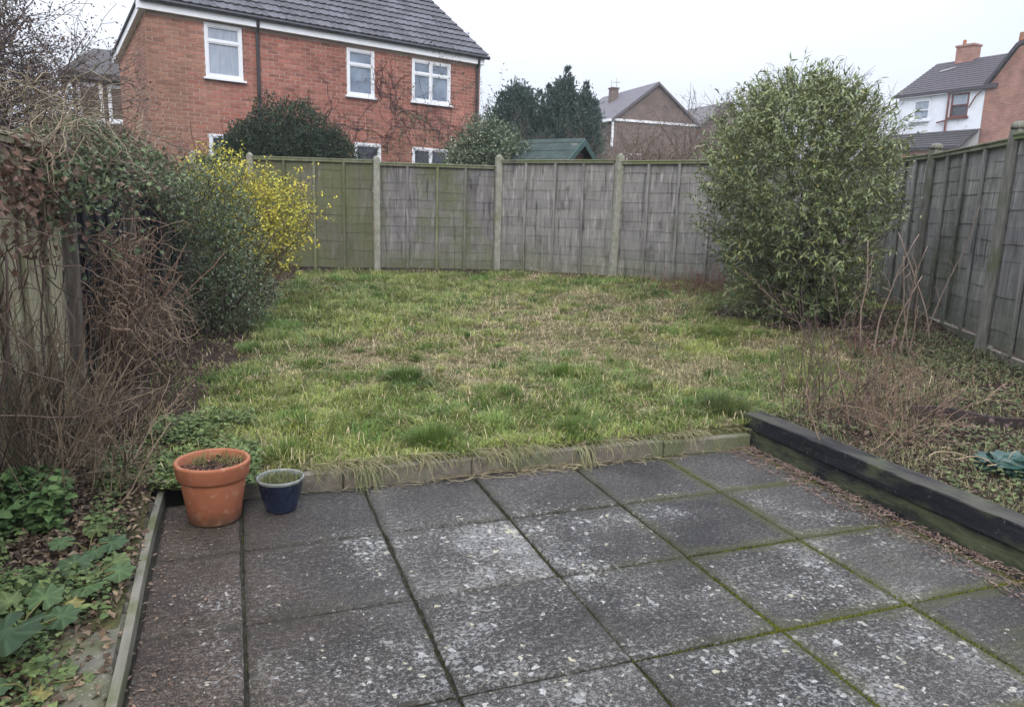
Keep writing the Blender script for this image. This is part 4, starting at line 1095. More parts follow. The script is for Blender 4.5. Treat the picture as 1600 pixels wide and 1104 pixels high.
# ------------------------------------------------------------------ vegetation
def ellip_points(n, c, r, shell=.55, lump=.25, seed=0, zcut=-1.0):
    """points spread through a lumpy ellipsoid, denser near its surface; returns points, outward directions"""
    d = rdir(n); d = d[d[:, 2] > zcut]
    n = len(d)
    lm = np.array([mnoise.noise(Vector((q[0] * 2.3 + seed, q[1] * 2.3, q[2] * 2.3))) + .5 * mnoise.noise(Vector((q[0] * 6 + seed, q[1] * 6, q[2] * 6))) for q in d])
    rad = (1 + lump * lm) * (1 - shell * rng.random(n) ** 1.6)
    P = np.asarray(c) + d * rad[:, None] * np.asarray(r)
    return P, d
def branch_tree(b, base, d0, ln, r0, depth, col, spread=.7, nchild=(3, 5), taper=.6, tips=None, curl=.12, grav=0.0, minr=.0015, shrink=(.5, .75)):
    pts = wander(base, d0, ln, 5 if depth > 1 else 4, curl, grav)
    tube(b, pts, np.maximum(np.linspace(r0, r0 * taper, len(pts)), minr), 5 if depth > 2 else 3, np.asarray(col) * rng.uniform(.75, 1.25), False)
    if tips is not None: tips.append((pts[-1], unit(pts[-1] - pts[-2]), depth))
    if depth == 0: return
    for k in range(rng.integers(*nchild)):
        i = rng.integers(1, len(pts)); f = rng.random()
        st_ = pts[i - 1] * (1 - f) + pts[i] * f
        dd = unit(unit(pts[i] - pts[i - 1]) + rng.normal(0, spread, 3))
        branch_tree(b, st_, dd, ln * rng.uniform(*shrink), r0 * taper * .8, depth - 1, col, spread, nchild, taper, tips, curl, grav, minr, shrink)

def tree_thing(name, loc, label, cat, group=None):
    return tag(empty(name, loc), label, cat, group)

# --- the big bush at the right
bx, by = 5.60, 2.52; bzg = float(gz(bx, by))
bush = tree_thing('evergreen_bush', (bx, by, bzg), 'big rounded evergreen bush with narrow light green leaves, in front of the fence corner', 'bush')
b = Buf(); sprigs = []
for k in range(16):
    a = rng.uniform(0, 2 * PI); r = rng.uniform(0, .22)
    branch_tree(b, (r * math.cos(a), r * math.sin(a), -.03), (math.cos(a) * rng.uniform(.1, .55), math.sin(a) * rng.uniform(.1, .55), 1), rng.uniform(.65, .9), .016, 3, (.10, .075, .05), .42, (2, 5), .7, sprigs, .1)
for k in range(140):     # leafless shoots standing out of the top
    a = rng.uniform(0, 2 * PI); zz0 = rng.uniform(1.5, 2.25); r0_ = np.interp(zz0, [1.5, 2.3], [.8, .3])
    tube(b, wander((r0_ * math.cos(a) - .17, r0_ * math.sin(a), zz0), (math.cos(a) * .5, math.sin(a) * .5, 1), rng.uniform(.12, .30), 5, .12), .0022, 3, (.14, .125, .08), False)
tag(put('stems', b.mesh('stems', M['twig']), bush), kind='stuff')
def bush_radius(z, th):
    """outline of the crown as radius over height above the soil"""
    zz = np.array([-.0, .15, .45, .8, 1.1, 1.45, 1.8, 2.05, 2.22, 2.33]); rr = np.array([.42, .50, .55, .67, .77, .80, .75, .59, .36, .10])
    base = np.interp(z, zz, rr)
    return base * (1.03 + .10 * np.sin(3 * th + z * 2) + .07 * np.sin(5 * th - z * 3.1) + .22 * (vnoise(th * 2, z * 2.5, 1, 1) - .5) * 2 + .16 * (vnoise(th * 5, z * 6, 1, 2) - .5) * 2)
nsp = 5600
z = rng.beta(1.6, 1.35, nsp) * 2.33; th = rng.uniform(0, 2 * PI, nsp)
kk = vnoise(th * 3.2, z * 3.4, 1, 5) + .5 * vnoise(th * 7, z * 8, 1, 3) > rng.uniform(.15, .8, nsp); z, th = z[kk], th[kk]; nsp = len(z)
R_ = bush_radius(z, th) * (1 - .75 * rng.random(nsp) ** 1.7)
ox = -.25 * sstep(.0, 1.0, z)       # crown sits slightly left of its foot
P = np.stack([R_ * np.cos(th) + ox, R_ * np.sin(th), z], 1)
outd = unit(np.stack([np.cos(th), np.sin(th), .25 + .7 * (z / 2.5 - .35)], 1) + rng.normal(0, .35, (nsp, 3)))
PP, DD, NN, LL, WW_, CC = [], [], [], [], [], []
bt = Buf()
for k in range(nsp):
    ln = rng.uniform(.10, .26) + (.18 * rng.random() if rng.random() < .22 else 0); pts = wander(P[k], outd[k] + np.array([0, 0, .15 + .9 * (z[k] > 1.5) * rng.random()]), ln, 4, .15, .02)
    tube(bt, pts, .002, 3, (.12, .11, .05), False)
    m_ = rng.integers(7, 13); tt = rng.random(m_) ** .7
    seg = np.clip((tt * 3).astype(int), 0, 2); fr = tt * 3 - seg
    q = pts[seg] * (1 - fr[:, None]) + pts[seg + 1] * fr[:, None]
    ax_ = unit(pts[-1] - pts[0]); dd = unit(ax_ * .7 + rng.normal(0, .62, (m_, 3)) + np.array([0, 0, -.12]))
    PP.append(q); DD.append(dd); NN.append(unit(rng.normal(0, .5, (m_, 3)) + np.array([0, 0, 1.0]) + outd[k] * .4))
    LL.append(rng.uniform(.03, .08, m_)); WW_.append(rng.uniform(.011, .020, m_))
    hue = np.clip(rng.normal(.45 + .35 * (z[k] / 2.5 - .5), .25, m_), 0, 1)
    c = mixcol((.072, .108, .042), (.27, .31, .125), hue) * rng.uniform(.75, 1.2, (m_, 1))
    ye = rng.random(m_) < .03; c[ye] = (.24, .22, .05)
    CC.append(c)
PP, DD, NN, LL, WW_, CC = map(np.concatenate, (PP, DD, NN, LL, WW_, CC))
camd = np.linalg.norm(PP + np.array([bx, by, bzg]) - np.array([0, -3.7, 1.45]), axis=1); order = np.argsort(camd + rng.uniform(0, .25, len(camd)) * 0)
rest = order[300:]
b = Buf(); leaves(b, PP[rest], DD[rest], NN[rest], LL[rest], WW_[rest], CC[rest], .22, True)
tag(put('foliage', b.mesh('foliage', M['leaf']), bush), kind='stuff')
put('twigs', bt.mesh('twigs', M['twig']), bush)['kind'] = 'stuff'
LM = []
for k in range(6):
    bb = Buf(); leaves(bb, np.zeros((1, 3)), np.array([[0, 1.0, 0]]), np.array([[0, 0, 1.0]]), [1.0], [.26 + .03 * k], mixcol((.05, .075, .024), (.125, .15, .042), np.array([k / 5])), .22, True)
    LM.append(bb.mesh('leaf', M['leaf']))
def place_leaf(parent, p, d, n_, ln, me_, name='leaf'):
    d = unit(d); s_ = unit(np.cross(d, n_)); n_ = np.cross(s_, d)
    o = put(name, me_, parent)
    mm = Matrix((s_, d, n_)).transposed().to_4x4()
    o.matrix_basis = Matrix.Translation(p) @ mm @ Matrix.Scale(float(ln), 4)
    return o
for k in order[:300]: place_leaf(bush, PP[k], DD[k], NN[k], LL[k], LM[rng.integers(6)])

# --- generic leafy shrub
def shrub(name, loc, label, cat, ellipsoids, n, size, cols, mat=None, stems=8, stem_col=(.08, .06, .045), group=None, lump=.3, shell=.6, height=None, four=False, up=.2, sparse_tips=0, tipcol=None):
    root = tree_thing(name, loc, label, cat, group)
    b = Buf(); H = height or max(e[0][2] + e[1][2] for e in ellipsoids)
    for k in range(stems):
        a = rng.uniform(0, 2 * PI)
        tgt = ellipsoids[k % len(ellipsoids)][0]
        d0 = unit(np.array([tgt[0] + rng.normal(0, .25), tgt[1] + rng.normal(0, .25), max(tgt[2], .3)]))
        branch_tree(b, (rng.normal(0, .06), rng.normal(0, .06), -.05), d0, H * rng.uniform(.35, .5), .007 * H + .003, 2, stem_col, .45, (2, 4), .65)
    tag(put('stems', b.mesh('stems', M['twig']), root), kind='stuff')
    b = Buf()
    vol = np.array([e[1][0] * e[1][1] * e[1][2] for e in ellipsoids]) ** .67; vol /= vol.sum()
    for e, fr in zip(ellipsoids, vol):
        m_ = int(n * fr)
        P, d = ellip_points(m_, e[0], e[1], shell, lump, rng.uniform(0, 50)); m_ = len(P)
        D = unit(d * .6 + rng.normal(0, .7, (m_, 3)) + np.array([0, 0, up])); Nn = unit(d + rng.normal(0, .6, (m_, 3)) + np.array([0, 0, .5]))
        t = np.clip(rng.normal(.5, .28, m_), 0, 1)
        c = mixcol(cols[0], cols[1], t) * rng.uniform(.75, 1.25, (m_, 1))
        if len(cols) > 2:
            pick = rng.random(m_) < cols[3]; c[pick] = np.asarray(cols[2]) * rng.uniform(.7, 1.2, (pick.sum(), 1))
        leaves(b, P, D, Nn, rng.uniform(size[0], size[1], m_), rng.uniform(size[0], size[1], m_) * size[2], c, .2, four)
    tag(put('foliage', b.mesh('foliage', mat or M['leaf']), root), kind='stuff')
    if sparse_tips:
        b = Buf()
        for _ in range(sparse_tips):
            e = ellipsoids[rng.integers(len(ellipsoids))]; d = unit(rng.normal(0, 1, 3) + np.array([0, 0, .8]))
            p = np.array(e[0]) + d * np.array(e[1]) * .8
            tube(b, wander(p, d + np.array([0, 0, .5]), rng.uniform(.2, .5) * (H / 2), 5, .2), .0035, 3, tipcol or stem_col, False)
        tag(put('shoots', b.mesh('shoots', M['twig']), root), kind='stuff')
    return root

shrub('evergreen_shrub', (-.18, 3.95, .2), 'dark glossy small-leaved shrub below the yellow one, by the left fence', 'shrub',
      [((.08, 0, .70), (.46, .45, .60)), ((-.02, .1, 1.18), (.42, .42, .48)), ((.10, -.1, .35), (.50, .42, .38))], 11000, (.022, .042, .5),
      [(.030, .052, .022), (.112, .150, .068), (.22, .26, .18), .07], stems=10, sparse_tips=60)
yel = shrub('yellow_shrub', (.18, 5.6, .33), 'yellow-leaved shrub with arching shoots at the far left of the lawn', 'shrub',
      [((-.30, 0, 1.25), (.50, .5, .52)), ((.10, -.05, .85), (.58, .5, .66)), ((.38, -.1, 1.0), (.36, .4, .42))], 5200, (.028, .05, .6),
      [(.33, .31, .05), (.56, .51, .085), (.12, .15, .045), .22], M['leaf_matt'], stems=12, stem_col=(.13, .09, .05), lump=.45, sparse_tips=0, shell=.5)
# arching shoots with yellow leaves along them
b = Buf(); bl_ = Buf()
for k in range(330):
    a = rng.uniform(0, 2 * PI); st_ = np.array([rng.normal(-.02, .3), rng.normal(0, .22), rng.uniform(.5, 1.3)])
    pts = wander(st_, (math.cos(a) * .8, math.sin(a) * .8, rng.uniform(.3, 1.0)), rng.uniform(.28, .6), 8, .12, .10)
    tube(b, pts, np.linspace(.004, .0015, 8), 3, (.16, .11, .06), False)
    m_ = 11; idx = rng.uniform(2, 6.99, m_); i0 = idx.astype(int); f = (idx - i0)[:, None]
    q = pts[i0] * (1 - f) + pts[np.minimum(i0 + 1, 7)] * f
    c = mixcol((.36, .33, .05), (.62, .55, .08), rng.random(m_)) * rng.uniform(.8, 1.15, (m_, 1))
    leaves(bl_, q, rdir(m_) + np.array([0, 0, .2]), rdir(m_) + np.array([0, 0, .8]), rng.uniform(.026, .046, m_), rng.uniform(.016, .028, m_), c)
tag(put('shoots', b.mesh('shoots', M['twig']), yel), kind='stuff'); tag(put('shoot_leaves', bl_.mesh('shoot_leaves', M['leaf_matt']), yel), kind='stuff')

# --- shrubs behind the back fence
shrub('dark_bush', (1.0, 10.6, .4), 'dark green rounded bush in front of the brick house', 'bush',
      [((.0, 0, 1.95), (.98, .8, .88)), ((-.55, 0, 1.8), (.62, .6, .6)), ((.65, .1, 1.75), (.65, .6, .62))], 34000, (.04, .085, .4),
      [(.014, .028, .016), (.045, .068, .035), (.08, .10, .05), .08], M['leaf_matt'], stems=9, lump=.22, sparse_tips=90, tipcol=(.03, .045, .025))
shrub('variegated_shrub', (4.4, 9.3, .45), 'pale variegated shrub behind the fence post at the bend', 'shrub',
      [((-.12, 0, 1.95), (.60, .5, .66)), ((.30, -.1, 1.75), (.42, .45, .55)), ((-.4, 0, 1.7), (.5, .4, .5))], 13000, (.035, .075, .5),
      [(.035, .06, .03), (.11, .15, .085), (.30, .32, .23), .25], M['leaf_matt'], stems=7, sparse_tips=40)
# slender sapling in front of the right window
def sapling(loc, H, n, col, leafcol, label, name='sapling', leafn=300, spread=.5, cat='tree'):
    r = tree_thing(name, loc, label, cat)
    b = Buf(); tips = []
    for k in range(n): branch_tree(b, (rng.normal(0, .05), rng.normal(0, .05), -.1), (rng.normal(0, .16), rng.normal(0, .16), 1), H * rng.uniform(.45, .6), .012, 3, col, spread, (3, 5), .65, tips, .1, -.03)
    put('branches', b.mesh('branches', M['twig']), r)
    if leafn:
        b = Buf(); T_ = np.array([t_[0] for t_ in tips]); ii = rng.integers(0, len(T_), leafn); P = T_[ii] + rng.normal(0, .05, (leafn, 3))
        leaves(b, P, rdir(leafn), rdir(leafn) + np.array([0, 0, .6]), rng.uniform(.03, .07, leafn), rng.uniform(.015, .03, leafn), mixcol(*leafcol, rng.random(leafn)))
        tag(put('foliage', b.mesh('foliage', M['leaf_matt']), r), kind='stuff')
    return r
sapling((4.0, 10.7, .45), 3.6, 3, (.10, .085, .055), ((.06, .075, .03), (.14, .16, .07)), 'thin sparse tree in front of the right-hand bedroom window', leafn=1100, spread=.42)
sapling((4.9, 11.8, .45), 4.5, 4, (.06, .05, .045), ((.03, .045, .03), (.06, .08, .05)), 'thin dark twiggy tree at the right corner of the brick house', leafn=1800, spread=.4)

# --- conifers
def conifer(loc, H, R, label, tipsn, n=9000, group='dark conifers behind the shed', shape=1.0):
    r = tree_thing('conifer_tree', loc, label, 'tree', group)
    b = Buf(); tube(b, wander((0, 0, -.2), (0, 0, 1), H * .85, 8, .02), np.linspace(.13, .03, 8), 7, (.06, .045, .035)); put('trunk', b.mesh('trunk', M['twig']), r)
    b = Buf(); bl = Buf()
    nb = 260
    per = n // nb
    for k in range(nb):
        z = H * (.12 + .88 * rng.random() ** .85); f = z / H
        rr = R * (1 - f ** (2.0 * shape)) ** .75 * rng.uniform(.65, 1.12); a = rng.uniform(0, 2 * PI)
        tip = np.array([rr * math.cos(a), rr * math.sin(a), z + rng.uniform(-.05, .3)])
        st_ = np.array([0, 0, max(z - rr * .5, .1)]); mid = (st_ + tip) / 2 + np.array([0, 0, -.08])
        if k % 2 == 0: tube(b, [st_, mid, tip], [.02, .012, .004], 3, (.05, .04, .03), False)
        t = rng.random(per) ** .45
        q = st_ + (tip - st_) * t[:, None] + rng.normal(0, .085 + .06 * rng.random(), (per, 3)) * np.array([1, 1, 1.0])
        up = unit(tip - st_)
        D = unit(up * .5 + rng.normal(0, .55, (per, 3)) + np.array([0, 0, .45]))
        shade = rng.uniform(.75, 1.25)
        leaves(bl, q, D, rdir(per), rng.uniform(.07, .17, per), rng.uniform(.03, .06, per), mixcol((.026, .050, .042), (.075, .118, .092), np.clip(rng.normal(.45, .28, per), 0, 1)) * shade)
    for (dx, dy, h) in tipsn:
        m_ = 420; t = rng.random(m_); wd = (1 - t) * .28 + .03
        aa = rng.uniform(0, 2 * PI, m_)
        q = np.stack([dx + wd * np.cos(aa), dy + wd * np.sin(aa), H * .80 + (h - H * .80) * t], 1)
        leaves(bl, q, unit(rng.normal(0, .35, (m_, 3)) + np.stack([np.cos(aa) * .5, np.sin(aa) * .5, np.ones(m_)], 1)), rdir(m_), rng.uniform(.07, .15, m_), rng.uniform(.03, .05, m_), mixcol((.02, .042, .034), (.05, .082, .058), rng.random(m_)))
        tube(b, [(dx * .6, dy * .6, H * .6), (dx, dy, h)], [.02, .006], 3, (.05, .04, .03), False)
    put('branches', b.mesh('branches', M['twig']), r)
    tag(put('foliage', bl.mesh('foliage', M['leaf_matt']), r), kind='stuff')
    return r
conifer((9.55, 17.9, .9), 4.15, .95, 'tallest dark conifer with a pointed top, above the shed', [(.12, 0, 4.75), (-.4, .2, 4.2)], 24000, shape=1.5)
conifer((10.15, 17.6, .9), 3.7, .72, 'slimmer dark conifer at the right end of the clump', [(.0, 0, 4.3), (.35, .1, 3.8)], 16000, shape=1.6)
conifer((8.35, 18.6, .9), 3.9, 1.25, 'broad rounded conifer at the left end of the clump', [(.2, 0, 4.15), (-.5, 0, 3.95), (.7, 0, 4.1)], 26000, shape=2.2)

# --- bare trees and brown thickets behind
def bare_tree(name, loc, H, label, col, depth=5, n0=3, r0=.05, spread=.55, group=None, budn=0, budcol=((.1, .08, .06), (.16, .13, .1)), nch=(3, 5), minr=.004, cat='tree', lean=(0, 0), trunk=True, shrink=(.55, .78)):
    r = tree_thing(name, loc, label, cat, group)
    tips = []; bt_ = Buf(); bb = Buf()
    th = H * .22 if trunk else .02
    if trunk:
        tr = wander((0, 0, -.2), (lean[0], lean[1], 1), th + .2, 5, .04); tube(bt_, tr, np.linspace(r0 * 1.25, r0, 5), 8, col); put('trunk', bt_.mesh('trunk', M['twig']), r); top = tr[-1]
    else: top = np.zeros(3)
    for k in range(n0):
        a = 2 * PI * k / n0 + rng.uniform(-.5, .5)
        off = np.zeros(3) if trunk else np.array([math.cos(a), math.sin(a), 0]) * rng.uniform(0, .25)
        branch_tree(bb, top + off, (math.cos(a) * .55 + lean[0], math.sin(a) * .55 + lean[1], 1), H * .34, r0 * .7, depth - 1, col, spread, nch, .62, tips, .1, -.02, minr, shrink)
    tag(put('branches', bb.mesh('branches', M['twig']), r), kind='stuff' if depth > 3 else None)
    if budn:
        b = Buf(); T_ = np.array([t_[0] for t_ in tips if t_[2] < 2]); ii = rng.integers(0, len(T_), budn); P = T_[ii] + rng.normal(0, .06 * H / 4, (budn, 3))
        leaves(b, P, rdir(budn), rdir(budn), rng.uniform(.02, .055, budn), rng.uniform(.012, .032, budn), mixcol(*budcol, rng.random(budn)))
        tag(put('buds', b.mesh('buds', M['leaf_matt']), r), kind='stuff')
    return r
bare_tree('bare_tree', (-3.3, 7.1, .2), 5.3, 'leafless tree with dense fine brown twigs at the top left corner', (.085, .065, .055), 6, 8, .06, .62, budn=75000, budcol=((.07, .05, .04), (.17, .125, .10)), nch=(3, 5), minr=.003)
bare_tree('bare_tree', (-4.0, 9.4, .2), 6.4, 'second leafless tree, further back at the top left', (.09, .07, .06), 6, 4, .06, .55, budn=12000, budcol=((.08, .06, .05), (.15, .12, .1)), minr=.004)
bare_tree('bare_tree', (9.0, 8.2, .6), 4.1, 'bare grey tree showing above the left of the big bush', (.16, .145, .13), 6, 4, .025, .6, 'bare trees behind the big bush', nch=(3, 5), minr=.0025)
bare_tree('bare_tree', (8.9, 5.5, .6), 3.2, 'bare grey tree showing above the right of the big bush', (.16, .145, .13), 6, 4, .025, .6, 'bare trees behind the big bush', nch=(3, 5), minr=.0025)
bare_tree('bare_tree', (13.4, 21.5, 1.2), 4.4, 'faint bare tree between the conifers and the brown gabled house', (.17, .14, .12), 5, 4, .05, .55, minr=.006)
bare_tree('bare_tree', (7.6, 18.0, 1.0), 4.3, 'dark twiggy tree between the brick house and the conifers', (.06, .055, .05), 5, 4, .05, .4, budn=2500, budcol=((.03, .05, .035), (.06, .08, .05)), minr=.006)
for (x, y, h, lb) in ((7.6, 10.3, 4.0, 'brown leafless thicket right of the shed roof'), (8.5, 9.3, 4.6, 'brown leafless thicket in the middle of the row behind the fence'), (9.4, 7.9, 4.6, 'brown leafless thicket beside the big bush, behind the fence'), (9.7, 11.6, 4.8, 'taller brown thicket further back, below the gabled house')):
    bare_tree('brown_thicket', (x, y, .5), h, lb, (.125, .088, .068), 4, 18, .02, .65, 'brown thickets behind the back fence', nch=(4, 6), minr=.004, cat='shrub', trunk=False, budn=7000, budcol=((.09, .07, .05), (.17, .13, .10)))

# --- left side: ivy over the fence, brown twigs above it
def left_fence_x(y): return np.interp(y, [-2.33, -.4, 1.53, 3.43, 5.33, 7.2, 8.95], [-1.23, -1.10, -.97, -.85, -.72, -.61, -.52])
ivy = tree_thing('ivy', (-.9, 3.6, .2), 'dark ivy and twigs heaped along the top of the left fence', 'ivy')
b = Buf(); bl_ = Buf()
n = 17000
yy_ = rng.uniform(.9, 6.6, n); zc = np.interp(yy_, [.9, 1.5, 2.5, 4.0, 5.0, 6.6], [1.72, 1.86, 1.98, 1.92, 1.80, 1.72]) + .12 * (vnoise(yy_, yy_ * 0, 1.7, 2) - .5) * 2
xx_ = left_fence_x(yy_) + rng.normal(-.10, .24, n)
zz_ = zc - np.abs(rng.normal(0, .15, n)) * (1 + .35 * (xx_ > left_fence_x(yy_))) - .35 * np.abs(xx_ - left_fence_x(yy_) + .1)
P = np.stack([xx_ + .9, yy_ - 3.6, zz_ - .2], 1)
greenm = vnoise(yy_, zz_ * 2, 1.3, 4)
c = mixcol((.035, .055, .026), (.17, .21, .11), rng.random(n)) * rng.uniform(.7, 1.3, (n, 1))
br_ = rng.random(n) < .22; c[br_] = mixcol((.07, .045, .035), (.16, .11, .08), rng.random(br_.sum()))
leaves(bl_, P, rdir(n) + np.array([.3, -.2, -.2]), rdir(n) + np.array([.3, -.3, .8]), rng.uniform(.025, .055, n), rng.uniform(.018, .04, n), c)
for k in range(620):
    y = rng.uniform(.6, 6.2); x = left_fence_x(y); p = (x + rng.normal(.0, .15) + .9, y - 3.6, np.interp(y, [.6, 2.5, 6], [1.55, 1.72, 1.5]) + rng.normal(0, .12))
    pts = wander(p, (rng.normal(.3, .5), rng.normal(0, .7), rng.normal(.1, .4)), rng.uniform(.2, .55), 8, .34, .14)
    tube(b, pts, np.linspace(.004, .0018, 8), 3, mixcol((.07, .05, .035), (.24, .20, .13), rng.random(1))[0], False)
put('stems', b.mesh('stems', M['twig']), ivy)['kind'] = 'stuff'; tag(put('leaves', bl_.mesh('leaves', M['leaf_matt']), ivy), kind='stuff')
for (x, y, h, lb) in ((-2.7, 4.0, 2.5, 'brown leafless shrub above the left fence, nearest the camera'), (-2.9, 6.4, 2.5, 'brown leafless shrub above the left fence, next to the brick house'), (-3.0, 5.2, 3.3, 'brown leafless shrub above the left fence, furthest left')):
    bare_tree('brown_shrub', (x, y, .1), h, lb, (.11, .08, .065), 4, 12, .016, .6, 'brown shrubs beyond the left fence', nch=(3, 6), minr=.0028, cat='shrub', trunk=False, budn=3500, budcol=((.08, .055, .045), (.17, .13, .10)))

# --- brown tangled vine arching in front of the black panels
vine = tree_thing('dead_vine', (-.80, 2.35, .14), 'tangle of orange-brown leafless vine arching off the black fence panels', 'vine')
b = Buf()
for k in range(270):
    st_ = np.array([rng.normal(-.05, .10), rng.normal(0, .40), .35 + .75 * rng.random() ** 1.4])
    pts = wander(st_, (rng.uniform(.1, .9), rng.normal(-.1, .55), rng.uniform(-.1, .9)), rng.uniform(.25, .8), 12, .46, .15)
    pts[:, 2] = np.maximum(pts[:, 2], 0.01)
    col = mixcol((.07, .046, .034), (.37, .25, .165), rng.random(1))[0]
    tube(b, pts, np.linspace(.0045, .0018, 12), 3, col, False)
for k in range(60):
    pts = wander((rng.normal(-.05, .07), rng.normal(0, .3), 0), (rng.normal(.1, .2), rng.normal(0, .25), 1), rng.uniform(.7, 1.2), 9, .12)
    tube(b, pts, np.linspace(.008, .004, 9), 4, (.16, .10, .07), False)
for k in range(150):     # hanging strands down to the ground
    pts = wander((rng.uniform(-.05, .45), rng.normal(.05, .42), rng.uniform(.3, .75)), (rng.uniform(.0, .5), rng.normal(-.15, .3), -.9), rng.uniform(.25, .5), 9, .42, .05)
    pts[:, 2] = np.maximum(pts[:, 2], 0.01)
    tube(b, pts, np.linspace(.0035, .0015, 9), 3, mixcol((.09, .06, .045), (.30, .22, .15), rng.random(1))[0], False)
tag(put('stems', b.mesh('stems', M['twig']), vine), kind='stuff')
# reddish dead leaves clinging on the tan panel top
tv = tree_thing('wall_climber', (-1.02, .55, .12), 'climber with reddish dead leaves over the top of the tan panel', 'climber')
b = Buf(); bl_ = Buf(); n = 1500
yy_ = rng.uniform(-1.2, 1.15, n); xx_ = left_fence_x(yy_) + rng.normal(.02, .08, n) + 1.02; zz_ = 1.62 - np.abs(rng.normal(0, .20, n)) + rng.normal(0, .07, n)
c = mixcol((.07, .04, .03), (.24, .15, .11), rng.random(n))
leaves(bl_, np.stack([xx_, yy_ - .55, zz_ - .12], 1), rdir(n) + np.array([.2, 0, -.5]), rdir(n) + np.array([.6, -.4, .4]), rng.uniform(.03, .06, n), rng.uniform(.022, .045, n), c)
for k in range(130):
    y = rng.uniform(-1.0, 1.2); pts = wander((left_fence_x(y) + .06 + 1.02, y - .55, rng.uniform(.1, 1.6)), (rng.normal(.02, .1), rng.normal(0, .6), rng.normal(0, .8)), rng.uniform(.25, .8), 9, .35)
    pts[:, 0] = np.maximum(pts[:, 0], left_fence_x(pts[:, 1] + .55) + 1.02 + .045)
    tube(b, pts, np.linspace(.004, .0018, 9), 3, mixcol((.05, .03, .025), (.15, .10, .08), rng.random(1))[0], False)
tag(put('stems', b.mesh('stems', M['twig']), tv), kind='stuff'); tag(put('leaves', bl_.mesh('leaves', M['leaf_matt']), tv), kind='stuff')

# --- bare stemmed shrubs in the left bed
def stem_clump(name, loc, n, H, fan, col0, col1, label, cat='shrub', r=.004, depth=2, group=None, curl=.15, base=.12, dirb=(0, 0)):
    root = tree_thing(name, loc, label, cat, group); b = Buf(); tips = []
    for k in range(n):
        a = rng.uniform(0, 2 * PI); f = rng.random() ** .7 * fan
        col = mixcol(col0, col1, rng.random(1))[0]
        branch_tree(b, (rng.normal(0, base), rng.normal(0, base), -.03), (math.cos(a) * f + dirb[0], math.sin(a) * f + dirb[1], 1), H * rng.uniform(.45, 1.0), r * rng.uniform(.7, 1.3), depth, col, .38, (2, 5), .6, tips, curl, -.01, .0013, (.3, .6))
    tag(put('stems', b.mesh('stems', M['twig']), root), kind='stuff')
    return root, tips
RB0, RB1 = (.05, .037, .026), (.24, .18, .12)
gs = 'bare stemmed shrubs in the left bed'
stem_clump('bare_shrub', (-.80, .62, .10), 50, .80, .8, RB0, RB1, 'bare reddish-brown stems in front of the grey post, left bed', group=gs, dirb=(.25, 0))
stem_clump('bare_shrub', (-.95, .05, .08), 44, .95, .4, RB0, RB1, 'tall bare stems against the tan panel at the left edge', group=gs, r=.005)
stem_clump('bare_shrub', (-.66, 1.10, .10), 36, .42, .8, RB0, (.26, .17, .13), 'low fan of bare reddish stems between the vine and the lawn', group=gs, dirb=(.35, -.1))
stem_clump('bare_shrub', (-.62, .15, .08), 34, .50, 1.0, RB0, RB1, 'short spreading bare stems above the green weeds, left bed', group=gs, dirb=(.2, 0))
b = Buf()
for (x, y, h, r) in ((-.98, .30, 1.45, .010), (-.93, .62, 1.30, .009), (-.99, -.05, 1.2, .011), (-.90, .95, 1.2, .007)):
    pts = wander((x, y, .02), (.02, .03, 1), h, 12, .06); tube(b, pts, np.linspace(r, r * .45, 12), 5, (.075, .05, .04))
tag(put('climbing_stems', b.mesh('climbing_stems', M['twig'])), 'thick dark woody stems climbing the tan panel', 'climber')

# --- right bed: dry tangle, upright canes
gs = 'dry brown plants in the right bed'
stem_clump('dry_plant', (3.62, -.55, .17), 34, .62, .75, (.08, .05, .036), (.28, .19, .13), 'large tangle of dry brown stems behind the sleepers', group=gs, r=.003, curl=.28, base=.16)
stem_clump('dry_plant', (3.95, -.15, .2), 34, .55, .8, (.10, .06, .045), (.24, .17, .12), 'dry brown stems behind the big tangle, towards the fence', group=gs, r=.003, curl=.28, base=.18)
stem_clump('dry_plant', (3.50, -.10, .17), 22, .85, .3, (.06, .04, .035), (.16, .11, .09), 'taller dark thin stems at the lawn side of the tangle', group=gs, r=.0035, curl=.1)
gc = 'upright bare canes beside the big bush'
for (x, y, h, n_, lb) in ((5.02, 1.05, 1.15, 2, 'bare upright canes right in front of the big bush, left pair'), (5.34, .98, 1.05, 4, 'bare upright canes beside the big bush, right group'), (5.85, 1.15, 1.5, 2, 'single pale arching cane leaning on the right fence')):
    z0 = float(gz(x, y)); root = tree_thing('bare_cane', (x, y, z0), lb, 'cane', gc)
    for k in range(n_):
        b = Buf()
        pts = wander((rng.normal(0, .04), rng.normal(0, .04), -.03), (rng.normal(-.02, .05), rng.normal(0, .05), 1), h * rng.uniform(.7, 1), 10, .07)
        tube(b, pts, np.linspace(.008, .004, 10), 5, (.22, .165, .13))
        for q in range(4):
            i = rng.integers(3, 9); tube(b, wander(pts[i], (rng.normal(0, .5), rng.normal(0, .5), .9), rng.uniform(.08, .2), 5, .15), .003, 3, (.2, .15, .12), False)
        put('stem', b.mesh('stem', M['twig']), root)
stem_clump('dead_twigs', (5.55, 4.35, float(gz(5.55, 4.35))), 90, .42, 1.3, (.11, .055, .04), (.25, .14, .10), 'low reddish dead twigs at the foot of the back fence', group=None, curl=.2, base=.3)
stem_clump('dead_twigs', (5.0, .95, float(gz(5.0, .95))), 9, .26, 1.0, (.12, .05, .04), (.20, .09, .07), 'small red twigs below the canes', group=None, curl=.15, base=.08)

